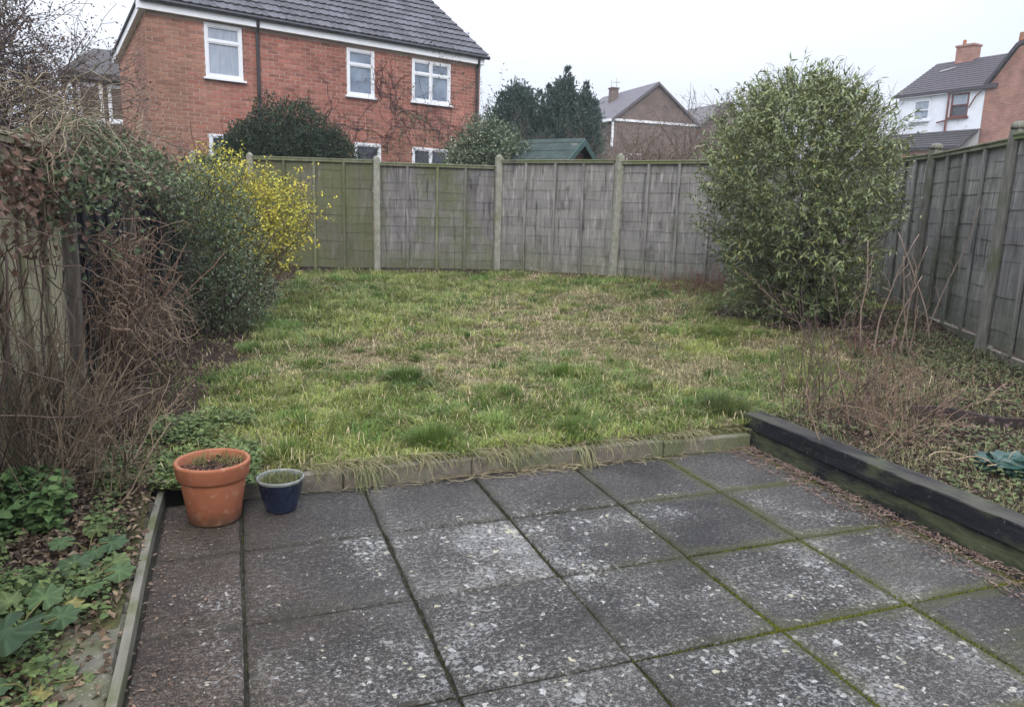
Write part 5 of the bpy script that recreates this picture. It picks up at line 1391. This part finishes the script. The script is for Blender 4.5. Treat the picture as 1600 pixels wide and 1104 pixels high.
# ------------------------------------------------------------------ grass
def grass_blades(b, x, y, h, w_, lean, col, curl=.5, z=None, dirn=None):
    n = len(x); z = gz(x, y) if z is None else z
    a = rng.uniform(0, 2 * PI, n) if dirn is None else dirn
    dx, dy = np.cos(a), np.sin(a); px_, py_ = -dy, dx
    base = np.stack([x, y, z - .006], 1)
    H1 = h * .55
    l1 = lean * .35; l2 = lean
    m = base + np.stack([dx * h * l1, dy * h * l1, H1 * np.sqrt(np.maximum(0.05, 1 - l1 ** 2))], 1)
    tp = base + np.stack([dx * h * l2, dy * h * l2, h * np.sqrt(np.maximum(0.03, 1 - np.minimum(l2, .98) ** 2))], 1)
    s_ = np.stack([px_, py_, np.zeros(n)], 1) * (w_ * .5)[:, None]
    V = np.stack([base - s_, base + s_, m - s_ * .8, m + s_ * .8, tp], 1).reshape(-1, 3)
    i = np.arange(n) * 5
    b.addarr(V, np.concatenate([np.stack([i, i + 1, i + 3], 1), np.stack([i, i + 3, i + 2], 1), np.stack([i + 2, i + 3, i + 4], 1)]), np.repeat(col, 5, 0))
def straw(x, y):
    s_ = .45 * vnoise(x, y, 1.3, 5) + .42 * vnoise(x, y, 4.1, 0) + .42 * vnoise(x, y, 10, 2) - .17
    for (cx, cy, r, a) in ((.95, 2.2, .55, .30), (3.5, 3.1, 1.0, .42), (2.9, 2.1, .75, .38), (4.3, 3.9, .7, .35), (1.7, 1.35, .35, .25), (3.9, 1.5, .6, .15), (4.9, 1.6, .5, .25), (3.2, 4.6, .8, .25), (2.0, 3.2, .8, .10)):
        s_ = s_ + a * np.exp(-((x - cx) ** 2 + (y - cy) ** 2) / r ** 2)
    for (cx, cy, r, a) in ((.6, 3.8, .7, .30), (1.3, 5.5, 1.1, .35), (1.0, .4, .8, .15), (2.4, .4, .6, .15), (2.45, 1.4, .3, .30), (4.3, 2.4, .25, .3), (3.3, 2.75, .3, .45), (2.2, 7.3, 1.0, .3)):
        s_ = s_ - a * np.exp(-((x - cx) ** 2 + (y - cy) ** 2) / r ** 2)
    return np.clip(s_, 0, 1)
def height_field(x, y):
    hh = .35 + .9 * vnoise(x, y, 2.1, 4) ** 1.5 + .55 * vnoise(x, y, 6.5, 5) ** 2
    return hh * (1.15 - .75 * sstep(.35, .75, straw(x, y)))
bg_ = Buf()
def scatter_lawn(n, near):
    if near: x = rng.uniform(-.6, 5.0, n); y = rng.uniform(.05, 2.6, n)
    else: x = rng.uniform(-.6, 7.4, n); y = rng.uniform(2.4, 9.0, n)
    k = in_garden(x, y); x, y = x[k], y[k]
    bd = bed(x, y); clump = vnoise(x, y, 11, 3)
    k = (rng.random(len(x)) > bd * .93) & (rng.random(len(x)) < .35 + .9 * clump); x, y = x[k], y[k]; bd = bd[k]
    n = len(x); s_ = straw(x, y); dead = rng.random(n) < (.10 + .9 * sstep(.38, .82, s_))
    hf = height_field(x, y)
    clh = vnoise(x, y, 14, 0) ** 1.5
    h = rng.uniform(.025, .075, n) * (hf * .8 + .75 * clh); lean = np.clip(rng.normal(.74, .2, n), .05, .985)
    h[dead] *= 1.0; lean[dead] = rng.uniform(.72, .995, dead.sum())
    g = np.clip(.5 + .9 * (vnoise(x, y, .9, 1) - .5) + rng.normal(0, .22, n), 0, 1)
    col = mixcol((.062, .125, .028), (.25, .275, .064), g)
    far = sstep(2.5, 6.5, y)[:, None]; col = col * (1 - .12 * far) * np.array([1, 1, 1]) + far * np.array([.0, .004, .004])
    dc = mixcol((.16, .12, .06), (.50, .42, .25), rng.random(n) ** 1.2); col[dead] = dc[dead]
    col *= rng.uniform(.6, 1.4, (n, 1)) * (.8 + .4 * vnoise(x, y, 8, 4))[:, None]
    w_ = rng.uniform(.003, .006, n) * (1.0 if near else 1.5)
    dirn = 2 * PI * vnoise(x, y, 1.7, 2) * 2 + rng.normal(0, 1.1, n)
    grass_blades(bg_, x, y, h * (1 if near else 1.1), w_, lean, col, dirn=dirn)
scatter_lawn(190000, True)
scatter_lawn(230000, False)
# many small rough clumps
for k in range(620):
    cx, cy = rng.uniform(-.3, 6.2), rng.uniform(.12, 8.0)
    if not in_garden(np.array([cx]), np.array([cy]))[0] or bed(cx, cy) > .4: continue
    n = rng.integers(60, 240); a = rng.uniform(0, 2 * PI, n); r = rng.uniform(.03, .13); rr = r * rng.random(n) ** .6
    g0 = rng.random(); hh = rng.uniform(.05, .115)
    col = mixcol(mixcol((.05, .115, .025), (.20, .24, .05), g0), mixcol((.10, .17, .035), (.36, .33, .14), g0), rng.random(n)) * rng.uniform(.65, 1.3, (n, 1))
    grass_blades(bg_, cx + rr * np.cos(a), cy + rr * np.sin(a), hh * rng.uniform(.4, 1.1, n), rng.uniform(.003, .006, n), np.clip(rng.normal(.55, .25, n), .05, .97), col, dirn=a * .6 + rng.uniform(0, 6.28) + rng.normal(0, .9, n))
for k in range(70):
    cx, cy = rng.uniform(-.2, 6.0), rng.uniform(.2, 7.6)
    if not in_garden(np.array([cx]), np.array([cy]))[0] or bed(cx, cy) > .3 or straw(np.array([cx]), np.array([cy]))[0] > .62: continue
    n = rng.integers(350, 700); a = rng.uniform(0, 2 * PI, n); r = rng.uniform(.13, .26); ex = rng.uniform(.5, 1.6); rr = r * rng.random(n) ** .6 * (1 + .3 * np.sin(a * 3 + k))
    g0 = rng.random(); hh = rng.uniform(.08, .13)
    col = mixcol(mixcol((.045, .12, .025), (.10, .17, .035), g0), mixcol((.12, .22, .04), (.25, .30, .07), g0), rng.random(n)) * rng.uniform(.6, 1.3, (n, 1))
    grass_blades(bg_, cx + rr * np.cos(a) * ex, cy + rr * np.sin(a) / ex, hh * rng.uniform(.35, 1.1, n) * (1.1 - .6 * rr / r), rng.uniform(.003, .006, n), np.clip(rng.normal(.6, .22, n), .05, .97), col, z=gz(cx + rr * np.cos(a) * ex, cy + rr * np.sin(a) / ex), dirn=rng.uniform(0, 6.28) + rng.normal(0, 1.0, n))
# long dead straws lying in every direction
n = 12000; x = rng.uniform(-.4, 6.6, n); y = .06 + 8.5 * rng.random(n) ** 1.25; k = in_garden(x, y); x, y = x[k], y[k]
k = (rng.random(len(x)) < .18 + .9 * straw(x, y)) & (rng.random(len(x)) > bed(x, y) * .8); x, y = x[k], y[k]; n = len(x)
grass_blades(bg_, x, y, rng.uniform(.05, .13, n), rng.uniform(.0028, .0055, n), rng.uniform(.93, .997, n), mixcol((.18, .145, .075), (.56, .47, .28), rng.random(n) ** 1.1), z=gz(x, y) + rng.uniform(.005, .035, n))
# sparse weeds of grass in the beds
x = rng.uniform(3.2, 6.2, 34000); y = rng.uniform(-2.4, 2.2, 34000); k = in_garden(x, y) & (vnoise(x, y, 3, 1) > .28); x, y = x[k], y[k]; n = len(x)
grass_blades(bg_, x, y, rng.uniform(.02, .07, n), rng.uniform(.003, .006, n), rng.uniform(.4, .97, n), mixcol((.07, .11, .035), (.33, .28, .15), rng.random(n)))
tag(put('lawn_grass', bg_.mesh('lawn_grass', M['grass'])), 'rough winter lawn grass, green tufts and straw coloured thatch', 'grass', kind='stuff')
# individual tall tufts
gt = 'taller tufts of grass in the lawn'
def tuft(x, y, n, h, r, label, c0=(.05, .11, .022), c1=(.13, .18, .035), lean=.75):
    b = Buf(); z = float(gz(x, y)); a = rng.uniform(0, 2 * PI, n); rr = r * rng.random(n) ** .55 * (1 + .35 * np.sin(a * 2 + x * 9) + .2 * np.sin(a * 5 + y * 7))
    X = rr * np.cos(a) * .6; Y = rr * np.sin(a) * .6
    grass_blades(b, X, Y, h * rng.uniform(.35, 1.1, n) * (1 - .4 * np.minimum(rr / r, 1)), rng.uniform(.003, .0055, n), np.clip(rr / r * lean + rng.normal(0, .12, n), .02, .95), mixcol(c0, c1, rng.random(n)) * rng.uniform(.75, 1.2, (n, 1)), z=np.zeros(n), dirn=a + rng.normal(0, .4, n))
    tag(put('grass_tuft', b.mesh('grass_tuft', M['grass']), None, (x, y, z)), label, 'grass tuft', gt)
tuft(1.17, 1.62, 1500, .17, .30, 'dark round tuft of grass alone in the middle of the lawn', (.045, .095, .022), (.12, .17, .04), .92)
tuft(1.05, .26, 1500, .16, .28, 'bright green tuft beside the concrete edging')
tuft(2.40, 1.45, 1100, .13, .34, 'loose bright tuft right of the round dark tuft')
tuft(4.35, 2.25, 800, .12, .28, 'green tuft towards the big bush', (.05, .10, .025), (.16, .20, .05))
tuft(4.75, 2.1, 700, .10, .26, 'low dark tuft nearest the big bush', (.05, .10, .025), (.16, .20, .05))
tuft(.55, 2.2, 700, .12, .25, 'green tuft at the left side of the lawn')
tuft(3.06, .32, 1600, .17, .36, 'long floppy tuft spilling at the end of the sleepers', (.05, .085, .025), (.16, .19, .06), .95)
tuft(1.9, .22, 900, .12, .28, 'tuft overhanging the edging near its middle')
tuft(.25, .30, 900, .12, .28, 'tuft behind the small blue pot')

# long grass hanging over the edging
b = Buf()
n = 3600
for k in range(n):
    x = rng.uniform(.28, 3.05)
    dens = .15 + .85 * vnoise(np.array([x]), np.array([0.0]), 5.5, 3)[0]
    if rng.random() > dens ** 2.2 * 1.1: continue
    L_ = rng.uniform(.04, .10) + .12 * rng.random() ** 3; y0 = rng.uniform(.02, .12); z0 = .10 + rng.uniform(0, .02)
    side = rng.normal(0, .8); pts = []; p = np.array([x, y0, z0]); d = np.array([side, -1, .45])
    for q in range(6):
        pts.append(p.copy()); d = unit(d + np.array([rng.normal(0, .38), 0, -.38 if p[1] < .03 else -.06])); p = p + d * L_ / 5
        if p[2] < .004: p[2] = .004 + rng.uniform(0, .006); d[2] = 0
        if p[2] < .098 and p[1] > -.006: p[1] = -.006 - rng.uniform(0, .008)
    col = mixcol((.08, .12, .03), (.32, .27, .15), np.array([np.clip(rng.normal(.6, .3), 0, 1)]))[0]
    tube(b, pts, np.linspace(.0021, .0008, 6), 3, col, False)
for k in range(260):    # thatch lying on the slabs below the edging
    x = rng.uniform(1.1, 2.0) if k % 2 else rng.uniform(.3, 3.0)
    pts = wander((x, -rng.random() ** 2 * .09 - .01, .006), (rng.normal(0, 1), rng.normal(0, .25), .1), rng.uniform(.05, .13), 6, .35); pts[:, 2] = np.clip(pts[:, 2], .003, .02); pts[:, 1] = np.minimum(pts[:, 1], -.004)
    tube(b, pts, .0015, 3, mixcol((.16, .13, .07), (.38, .32, .2), rng.random(1))[0], False)
tag(put('overhanging_grass', b.mesh('overhanging_grass', M['grass'])), 'straw and long grass blades hanging over the concrete edging', 'grass', kind='stuff')
# grass growing out of the joint in front of the edging
for (x, y, lb) in ((.62, -.015, 'pale grass clump hanging over the edging right of the blue pot'), (1.88, -.02, 'green grass clump at the second slab joint under the edging')):
    b = Buf()
    for k in range(26):
        pts = wander((rng.normal(0, .035), .05 + rng.normal(0, .01), .10), (rng.normal(0, .25), -1, .4), rng.uniform(.14, .24), 7, .12, .42); pts[:, 2] = np.maximum(pts[:, 2], .004); pts[:, 1] = np.where(pts[:, 2] < .1, np.minimum(pts[:, 1], .01), pts[:, 1])
        tube(b, pts, np.linspace(.0024, .001, 7), 3, mixcol((.09, .12, .035), (.28, .26, .14), rng.random(1))[0], False)
    tag(put('grass_tuft', b.mesh('grass_tuft', M['grass']), None, (x, y, 0)), lb, 'grass tuft', 'grass clumps hanging over the edging')

# ------------------------------------------------------------------ leaf litter, weeds
def litter(name, regionfn, n, size, c0, c1, label, lift=.012, mat=None, cat='leaf litter', up=1.0, bounds=(-1.3, 7.4, -2.6, 9), wr=.7):
    b = Buf(); x = rng.uniform(bounds[0], bounds[1], n * 3); y = rng.uniform(bounds[2], bounds[3], n * 3)
    k = rng.random(len(x)) < regionfn(x, y); x, y = x[k][:n], y[k][:n]; m_ = len(x)
    P = np.stack([x, y, gz(x, y) + rng.uniform(.0, lift, m_)], 1)
    D = rdir(m_); D[:, 2] *= .35; Nn = unit(rng.normal(0, .35, (m_, 3)) + np.array([0, 0, up]))
    ln = rng.uniform(size[0], size[1], m_)
    leaves(b, P, D, Nn, ln, ln * wr * rng.uniform(.7, 1.2, m_), mixcol(c0, c1, rng.random(m_)) * rng.uniform(.7, 1.2, (m_, 1)), .35)
    tag(put(name, b.mesh(name, mat or M['litter'])), label, cat, kind='stuff')
gl = lambda x, y: in_garden(x, y)
litter('leaf_litter', lambda x, y: gl(x, y) * sstep(.2, -.1, x - (-.45 + .165 * y)) * (x > -1.25) * .9, 9000, (.018, .05), (.05, .032, .024), (.20, .13, .09), 'brown dead leaves covering the left bed')
litter('leaf_litter', lambda x, y: gl(x, y) * bed(x, y) * (x > 3.15) * (.25 + .75 * vnoise(x, y, 2, 1)), 15000, (.015, .045), (.055, .036, .028), (.22, .16, .115), 'brown dead leaves and debris in the right bed', bounds=(3.2, 7.4, -2.6, 5.5))
litter('leaf_litter', lambda x, y: gl(x, y) * bed(x, y) * (y > 5.5), 3500, (.02, .05), (.05, .03, .022), (.17, .105, .07), 'brown leaves on the soil strip along the back fence', bounds=(-.6, 6.5, 5.5, 9))
litter('leaf_litter', lambda x, y: gl(x, y) * (.35 + .65 * sstep(-.35, -.6, x)), 6500, (.014, .042), (.05, .035, .025), (.22, .16, .10), 'dead leaves and stalks between the weeds and on the mossy stones at the left', lift=.03, bounds=(-1.25, -.385, -2.4, .6))
GC0, GC1 = (.045, .075, .025), (.125, .165, .055)
def weeds(name, region, n, size, c0, c1, label, h, bounds, wr=.75):
    b = Buf(); x = rng.uniform(bounds[0], bounds[1], n * 3); y = rng.uniform(bounds[2], bounds[3], n * 3)
    k = rng.random(len(x)) < region(x, y); x, y = x[k][:n], y[k][:n]; m_ = len(x)
    hh = h * rng.random(m_) * (.3 + 1.2 * vnoise(x, y, 5, 4))
    P = np.stack([x, y, gz(x, y) + .008 + hh], 1); a = rng.uniform(0, 2 * PI, m_)
    D = np.stack([np.cos(a), np.sin(a), rng.uniform(-.1, .5, m_)], 1); ln = rng.uniform(size[0], size[1], m_)
    leaves(b, P, D, unit(rng.normal(0, .3, (m_, 3)) + np.array([0, 0, 1.0])), ln, ln * wr, mixcol(c0, c1, rng.random(m_)) * rng.uniform(.75, 1.2, (m_, 1)), .25, True)
    tag(put(name, b.mesh(name, M['leaf_matt'])), label, 'weeds', kind='stuff')
weeds('ground_cover', lambda x, y: gl(x, y) * sstep(-.44, -.66, x + .12 * (vnoise(x, y, 6, 3) - .5)) * sstep(.22, .5, vnoise(x, y, 3.6, 1)) * .95, 9500, (.012, .036), GC0, GC1, 'low green and yellowish weeds in the left bed', .07, (-1.2, -.36, -2.3, .55))
weeds('ground_cover', lambda x, y: gl(x, y) * sstep(.45, .65, vnoise(x, y, 4, 2)), 1800, (.03, .06), (.045, .09, .028), (.12, .19, .06), 'patch of fresh green leaves at the left edge under bare stems', .14, (-1.1, -.72, -.35, .15))
weeds('ground_cover', lambda x, y: gl(x, y) * sstep(.35, .6, vnoise(x, y, 5, 0)) * ((x > -.42) | (y > .1)), 3600, (.015, .035), (.055, .09, .03), (.16, .21, .07), 'green creeping weeds around the back of the terracotta pot', .07, (-.65, .10, -.12, 1.0))
weeds('ground_cover', lambda x, y: gl(x, y) * bed(x, y) * sstep(.35, .62, vnoise(x, y, 2.6, 3)), 6500, (.014, .036), (.05, .07, .028), (.13, .155, .06), 'scattered green weeds in the right bed and below the fence', .06, (3.25, 6.6, -1.6, 3.2))
weeds('ground_cover', lambda x, y: gl(x, y) * sstep(.6, .75, vnoise(x, y, 2.2, 4)) * (1 - bed(x, y)), 5000, (.012, .03), (.04, .085, .03), (.09, .14, .05), 'small broad-leaved weeds among the lawn grass', .03, (-.3, 6, .1, 8))
# litter blown against the sleepers on the patio
b = Buf()
for k in range(520):
    y = rng.uniform(-2.3, .0); x = 3.045 - rng.random() ** 2.2 * .20
    pts = wander((x, y, .004), (rng.normal(0, .5), rng.normal(0, 1), .05), rng.uniform(.03, .10), 5, .4); pts[:, 2] = np.clip(pts[:, 2], .002, .016) + rng.uniform(0, .006); pts[:, 0] = np.minimum(pts[:, 0], 3.06)
    tube(b, pts, .0015, 3, mixcol((.08, .045, .04), (.26, .19, .15), rng.random(1))[0], False)
m_ = 1400; y = rng.uniform(-2.4, -.0, m_); x = 3.05 - rng.random(m_) ** 2 * .22
leaves(b, np.stack([x, y, rng.uniform(.003, .012, m_)], 1), rdir(m_) * np.array([1, 1, .2]), unit(rng.normal(0, .3, (m_, 3)) + np.array([0, 0, 1.0])), rng.uniform(.01, .024, m_), rng.uniform(.005, .014, m_), mixcol((.06, .035, .03), (.22, .15, .11), rng.random(m_)))
m_ = 150; y = rng.uniform(-1.9, -.05, m_); x = -.335 + rng.random(m_) ** 2 * .25
leaves(b, np.stack([x, y, rng.uniform(.003, .010, m_)], 1), rdir(m_) * np.array([1, 1, .2]), unit(rng.normal(0, .3, (m_, 3)) + np.array([0, 0, 1.0])), rng.uniform(.01, .028, m_), rng.uniform(.005, .014, m_), mixcol((.06, .04, .03), (.20, .14, .095), rng.random(m_)))
tag(put('plant_debris', b.mesh('plant_debris', M['litter'])), 'reddish stalks and dead leaves blown along the edges of the patio', 'debris', kind='stuff')

# --- broad-leaved mallow plants in the left bed
def mallow_leaf(k):
    b = Buf(); n = 85; V = [(0, 0, 0)]; F = []; VC = [1.5]
    for r in (.35, .7, 1.0):
        for j in range(n):
            a = -PI * .93 + 2 * PI * .93 * j / (n - 1)
            lobe = 1 + .10 * math.cos(a * 3.5 * 2) + .03 * math.sin(a * 19 + k)
            rr = r * .5 * (lobe if r > .6 else 1)
            vein = abs(((a * 7 / (2 * PI * .93)) % 1.0) - .5) * 2
            zz = .10 * r * r * .5 * (-.6) + .035 * (1 - vein) * -1 * r + .03 * math.sin(a * 2 + k) * r
            V.append((rr * math.sin(a), rr * math.cos(a) + .12, zz + random.uniform(-.006, .006) * r)); VC.append(1 + .5 * max(0, (vein - .72) / .28) - .15 * r + random.uniform(-.06, .06))
    for r in range(3):
        for j in range(n - 1):
            if r == 0: F.append((0, 1 + j + 1, 1 + j))
            else:
                o = 1 + (r - 1) * n; F.append((o + j, o + j + 1, o + n + j + 1, o + n + j))
    col = [(.046, .078, .034), (.06, .098, .038), (.085, .115, .04), (.17, .155, .055), (.034, .060, .030)][k]
    b.add(V, F, np.array(VC)[:, None] * np.array(col))
    return b.mesh('leaf', M['leaf_matt'], True)
ML = [mallow_leaf(k) for k in range(5)]
def mallow(x, y, lvs, label):
    z = float(gz(x, y)); r = tree_thing('mallow_plant', (x, y, z), label, 'plant', 'broad-leaved plants in the left bed')
    for (dx, dy, dz, s_, k, tx, ty, rz) in lvs:
        p = np.array([dx, dy, dz]); b = Buf()
        tube(b, [(0, 0, 0), (dx * .45, dy * .45, dz * .8), (dx, dy, dz)], [.004, .003, .0025], 4, (.12, .12, .04)); put('leaf_stalk', b.mesh('leaf_stalk', M['twig']), r)
        o = put('leaf', ML[k], r, (dx, dy, dz)); o.scale = (s_, s_, s_); o.rotation_euler = (tx, ty, rz)
mallow(-.69, -1.18, [(.02, -.10, .13, .21, 4, -.25, .15, 2.6), (-.12, .02, .12, .16, 0, .1, -.3, .8), (.12, .02, .08, .10, 0, .2, .3, -1.2), (.06, .12, .10, .11, 1, .3, 0, -.2), (-.04, .14, .09, .10, 2, .3, 0, .5), (-.16, -.12, .10, .13, 0, -.2, -.2, 2.0)], 'broad-leaved plant with one very large dark green leaf at the left edge')
mallow(-.56, -.88, [(.05, -.06, .06, .13, 1, -.1, .2, 2.2), (.12, .02, .06, .10, 1, .1, .3, -1.4), (-.03, .09, .07, .11, 0, .3, 0, .1), (-.10, -.02, .06, .10, 1, 0, -.3, 1.6), (.10, .12, .05, .09, 2, .3, .2, -.6), (.0, -.14, .05, .085, 3, -.3, 0, 3.0)], 'broad-leaved plant close to the timber board, below the largest leaf')
mallow(-.58, -.55, [(.08, -.03, .05, .11, 0, .05, .25, -1.6), (.02, .07, .06, .085, 2, .3, 0, .0), (-.08, .0, .06, .09, 1, 0, -.2, 1.5), (.04, -.09, .05, .09, 0, -.3, .1, 2.8)], 'broad-leaved plant by the board, halfway to the terracotta pot')
mallow(-.60, -1.42, [(.08, .02, .04, .07, 2, 0, .2, -1.3), (.0, .06, .04, .065, 2, .3, 0, .2), (-.06, -.02, .05, .07, 0, 0, -.2, 1.8), (.05, -.07, .04, .06, 3, -.2, 0, 2.7), (.14, -.02, .03, .055, 2, 0, .1, -1.5)], 'small yellowish broad-leaved plant at the bottom left')

# ------------------------------------------------------------------ pots
pot = tag(empty('terracotta_pot', (-.115, -.222, .002)), 'large terracotta flower pot standing on the corner slab', 'plant pot')
b = Buf()
prof = [(r_ * .965, z_ * .935) for r_, z_ in [(0, .0), (.105, .0), (.112, .004), (.118, .012), (.146, .205), (.148, .222), (.158, .226), (.162, .232), (.170, .292), (.171, .300), (.168, .307), (.160, .310), (.153, .306), (.150, .298), (.142, .24), (.14, .235)]]
lathe(b, prof, 72); put('body', b.mesh('body', M['terracotta'], True), pot)
b = Buf(); n = 26; pr = [(0, .246), (.05, .249), (.10, .242), (.142, .236)]; lathe(b, pr, 40)
V = b.v[0]; V[:, 2] += .012 * (vnoise(V[:, 0], V[:, 1], 26, 2) - .5)
put('soil', b.mesh('soil', M['pot_soil'], True), pot)
b = Buf(); m_ = 170; a = rng.uniform(0, 2 * PI, m_); rr = .135 * rng.random(m_) ** .5
leaves(b, np.stack([rr * np.cos(a), rr * np.sin(a), .249 + rng.uniform(0, .012, m_)], 1), rdir(m_) * np.array([1, 1, .4]), unit(rng.normal(0, .5, (m_, 3)) + np.array([0, 0, 1.0])), rng.uniform(.015, .04, m_), rng.uniform(.01, .024, m_), mixcol((.06, .028, .02), (.18, .085, .06), rng.random(m_)))
tag(put('dead_leaves', b.mesh('dead_leaves', M['litter'])), 'dead reddish leaves lying inside the terracotta pot', 'leaf litter', kind='stuff').location = pot.location
b = Buf(); m_ = 260; a = rng.uniform(-.5, 2.9, m_); rr = .13 * rng.random(m_) ** .35
grass_blades(b, rr * np.cos(a), rr * np.sin(a), rng.uniform(.03, .08, m_), rng.uniform(.0018, .003, m_), rng.uniform(.3, .9, m_), mixcol((.10, .13, .03), (.26, .22, .10), rng.random(m_)), z=np.full(m_, .245))
tag(put('grass_tuft', b.mesh('grass_tuft', M['grass']), None, pot.location), 'thin grass growing inside the terracotta pot', 'grass tuft')
pot2 = tag(empty('blue_pot', (.180, -.195, .002)), 'small dark blue glazed pot beside the terracotta one', 'plant pot')
b = Buf(); prof = [(0, 0), (.066, 0), (.072, .006), (.074, .014), (.092, .08), (.103, .135), (.107, .150)]
lathe(b, prof, 56); put('body', b.mesh('body', M['blue_glaze'], True), pot2)
b = Buf(); prof = [(.107, .150), (.110, .156), (.110, .163), (.108, .166), (.104, .166), (.101, .160), (.098, .13)]
lathe(b, prof, 56); put('rim', b.mesh('rim', M['glaze_rim'], True), pot2)
b = Buf(); lathe(b, [(0, .146), (.05, .148), (.0955, .14)], 32); put('soil', b.mesh('soil', M['pot_soil'], True), pot2)
b = Buf(); m_ = 800; a = rng.uniform(0, 2 * PI, m_); rr = .093 * rng.random(m_) ** .5
grass_blades(b, rr * np.cos(a), rr * np.sin(a), rng.uniform(.015, .05, m_), rng.uniform(.0018, .003, m_), rng.uniform(.3, .95, m_), mixcol((.05, .08, .025), (.17, .17, .06), rng.random(m_)), z=np.full(m_, .143))
tag(put('grass_tuft', b.mesh('grass_tuft', M['grass']), None, pot2.location), 'short grass and moss filling the small blue pot', 'grass tuft')

# ------------------------------------------------------------------ right bed odds and ends
# half buried dark rim of an old tub
b = Buf(); n = 30; cx, cy = 3.62, -.98; P = []
for k in range(n):
    a = math.radians(58 - 95 * k / (n - 1)); P.append((cx + .78 * math.cos(a), cy + .78 * math.sin(a)))
V = []; F = []
for k, (x, y) in enumerate(P):
    dx, dy = (x - cx) / .78, (y - cy) / .78; z = float(gz(x, y)); t = .075 + .012 * math.sin(k * .5)
    V += [(x - dx * .012, y - dy * .012, z - .08), (x + dx * .012, y + dy * .012, z - .08), (x + dx * .014, y + dy * .014, z + t), (x - dx * .014, y - dy * .014, z + t)]
for k in range(n - 1):
    for q in range(4): F.append((k * 4 + q, k * 4 + 4 + q, k * 4 + 4 + (q + 1) % 4, k * 4 + (q + 1) % 4))
F += [(0, 1, 2, 3), tuple((n - 1) * 4 + q for q in (3, 2, 1, 0))]
b.add(V, F); M['old_rim'] = noise_mat('old_rim', (.02, .015, .015), (.05, .035, .032), 12, .6, .3, extra=[((.2, .15, .14), 20, .6, .72)])
tag(put('tub_rim', b.mesh('tub_rim', M['old_rim'])), 'curved dark rim of a half buried tub in the right bed', 'tub')
# crumpled green sack
b = Buf(); nu, nv = 26, 14; V = []
for i in range(nu):
    for j in range(nv):
        a = 2 * PI * i / nu; t = j / (nv - 1); r = math.sin(t * PI) ** .6
        q = Vector((math.cos(a) * r, math.sin(a) * r, math.cos(t * PI)))
        ff = 1 + .35 * mnoise.noise(q * 2.6) + .30 * mnoise.noise(q * 6) + .12 * mnoise.noise(q * 15)
        V.append((q.x * .20 * ff, q.y * .12 * ff, q.z * .055 * ff))
F = [(i * nv + j, ((i + 1) % nu) * nv + j, ((i + 1) % nu) * nv + j + 1, i * nv + j + 1) for i in range(nu) for j in range(nv - 1)]
b.add(V, F); o = put('plastic_sack', b.mesh('plastic_sack', M['bottle_green'], False), None, (3.80, -1.20, .21), -.5)
tag(o, 'crumpled dark green plastic sack lying in the right bed', 'sack')
sticks = tag(empty('pruned_sticks', (3.5, -1.05, .22)), 'pale cut sticks lying over the green sack', 'sticks')
for k in range(5):
    b = Buf()
    pts = wander((3.50 + rng.normal(0, .1), -1.05 + rng.normal(0, .12), .24), (1, rng.normal(-.2, .6), rng.normal(.12, .2)), rng.uniform(.15, .4), 8, .22); pts[:, 2] = np.maximum(pts[:, 2], .22)
    tube(b, pts, np.linspace(.0045, .002, 8), 5, (.26, .20, .13)); put('stick', b.mesh('stick', M['twig']), sticks)
house_put_fix(sticks)

# ------------------------------------------------------------------ air
hz = bpy.data.materials.new('haze_air'); hz.use_nodes = True; t = hz.node_tree
t.nodes.remove(t.nodes['Principled BSDF'])
pv = t.nodes.new('ShaderNodeVolumePrincipled'); pv.inputs['Color'].default_value = (.86, .89, .95, 1); pv.inputs['Density'].default_value = .0013
t.links.new(pv.outputs[0], t.nodes['Material Output'].inputs['Volume'])
b = Buf(); box(b, -402, 402, -402, 402, -1.2, 13.5)
tag(put('haze', b.mesh('haze', hz, tint=False)), kind='stuff')
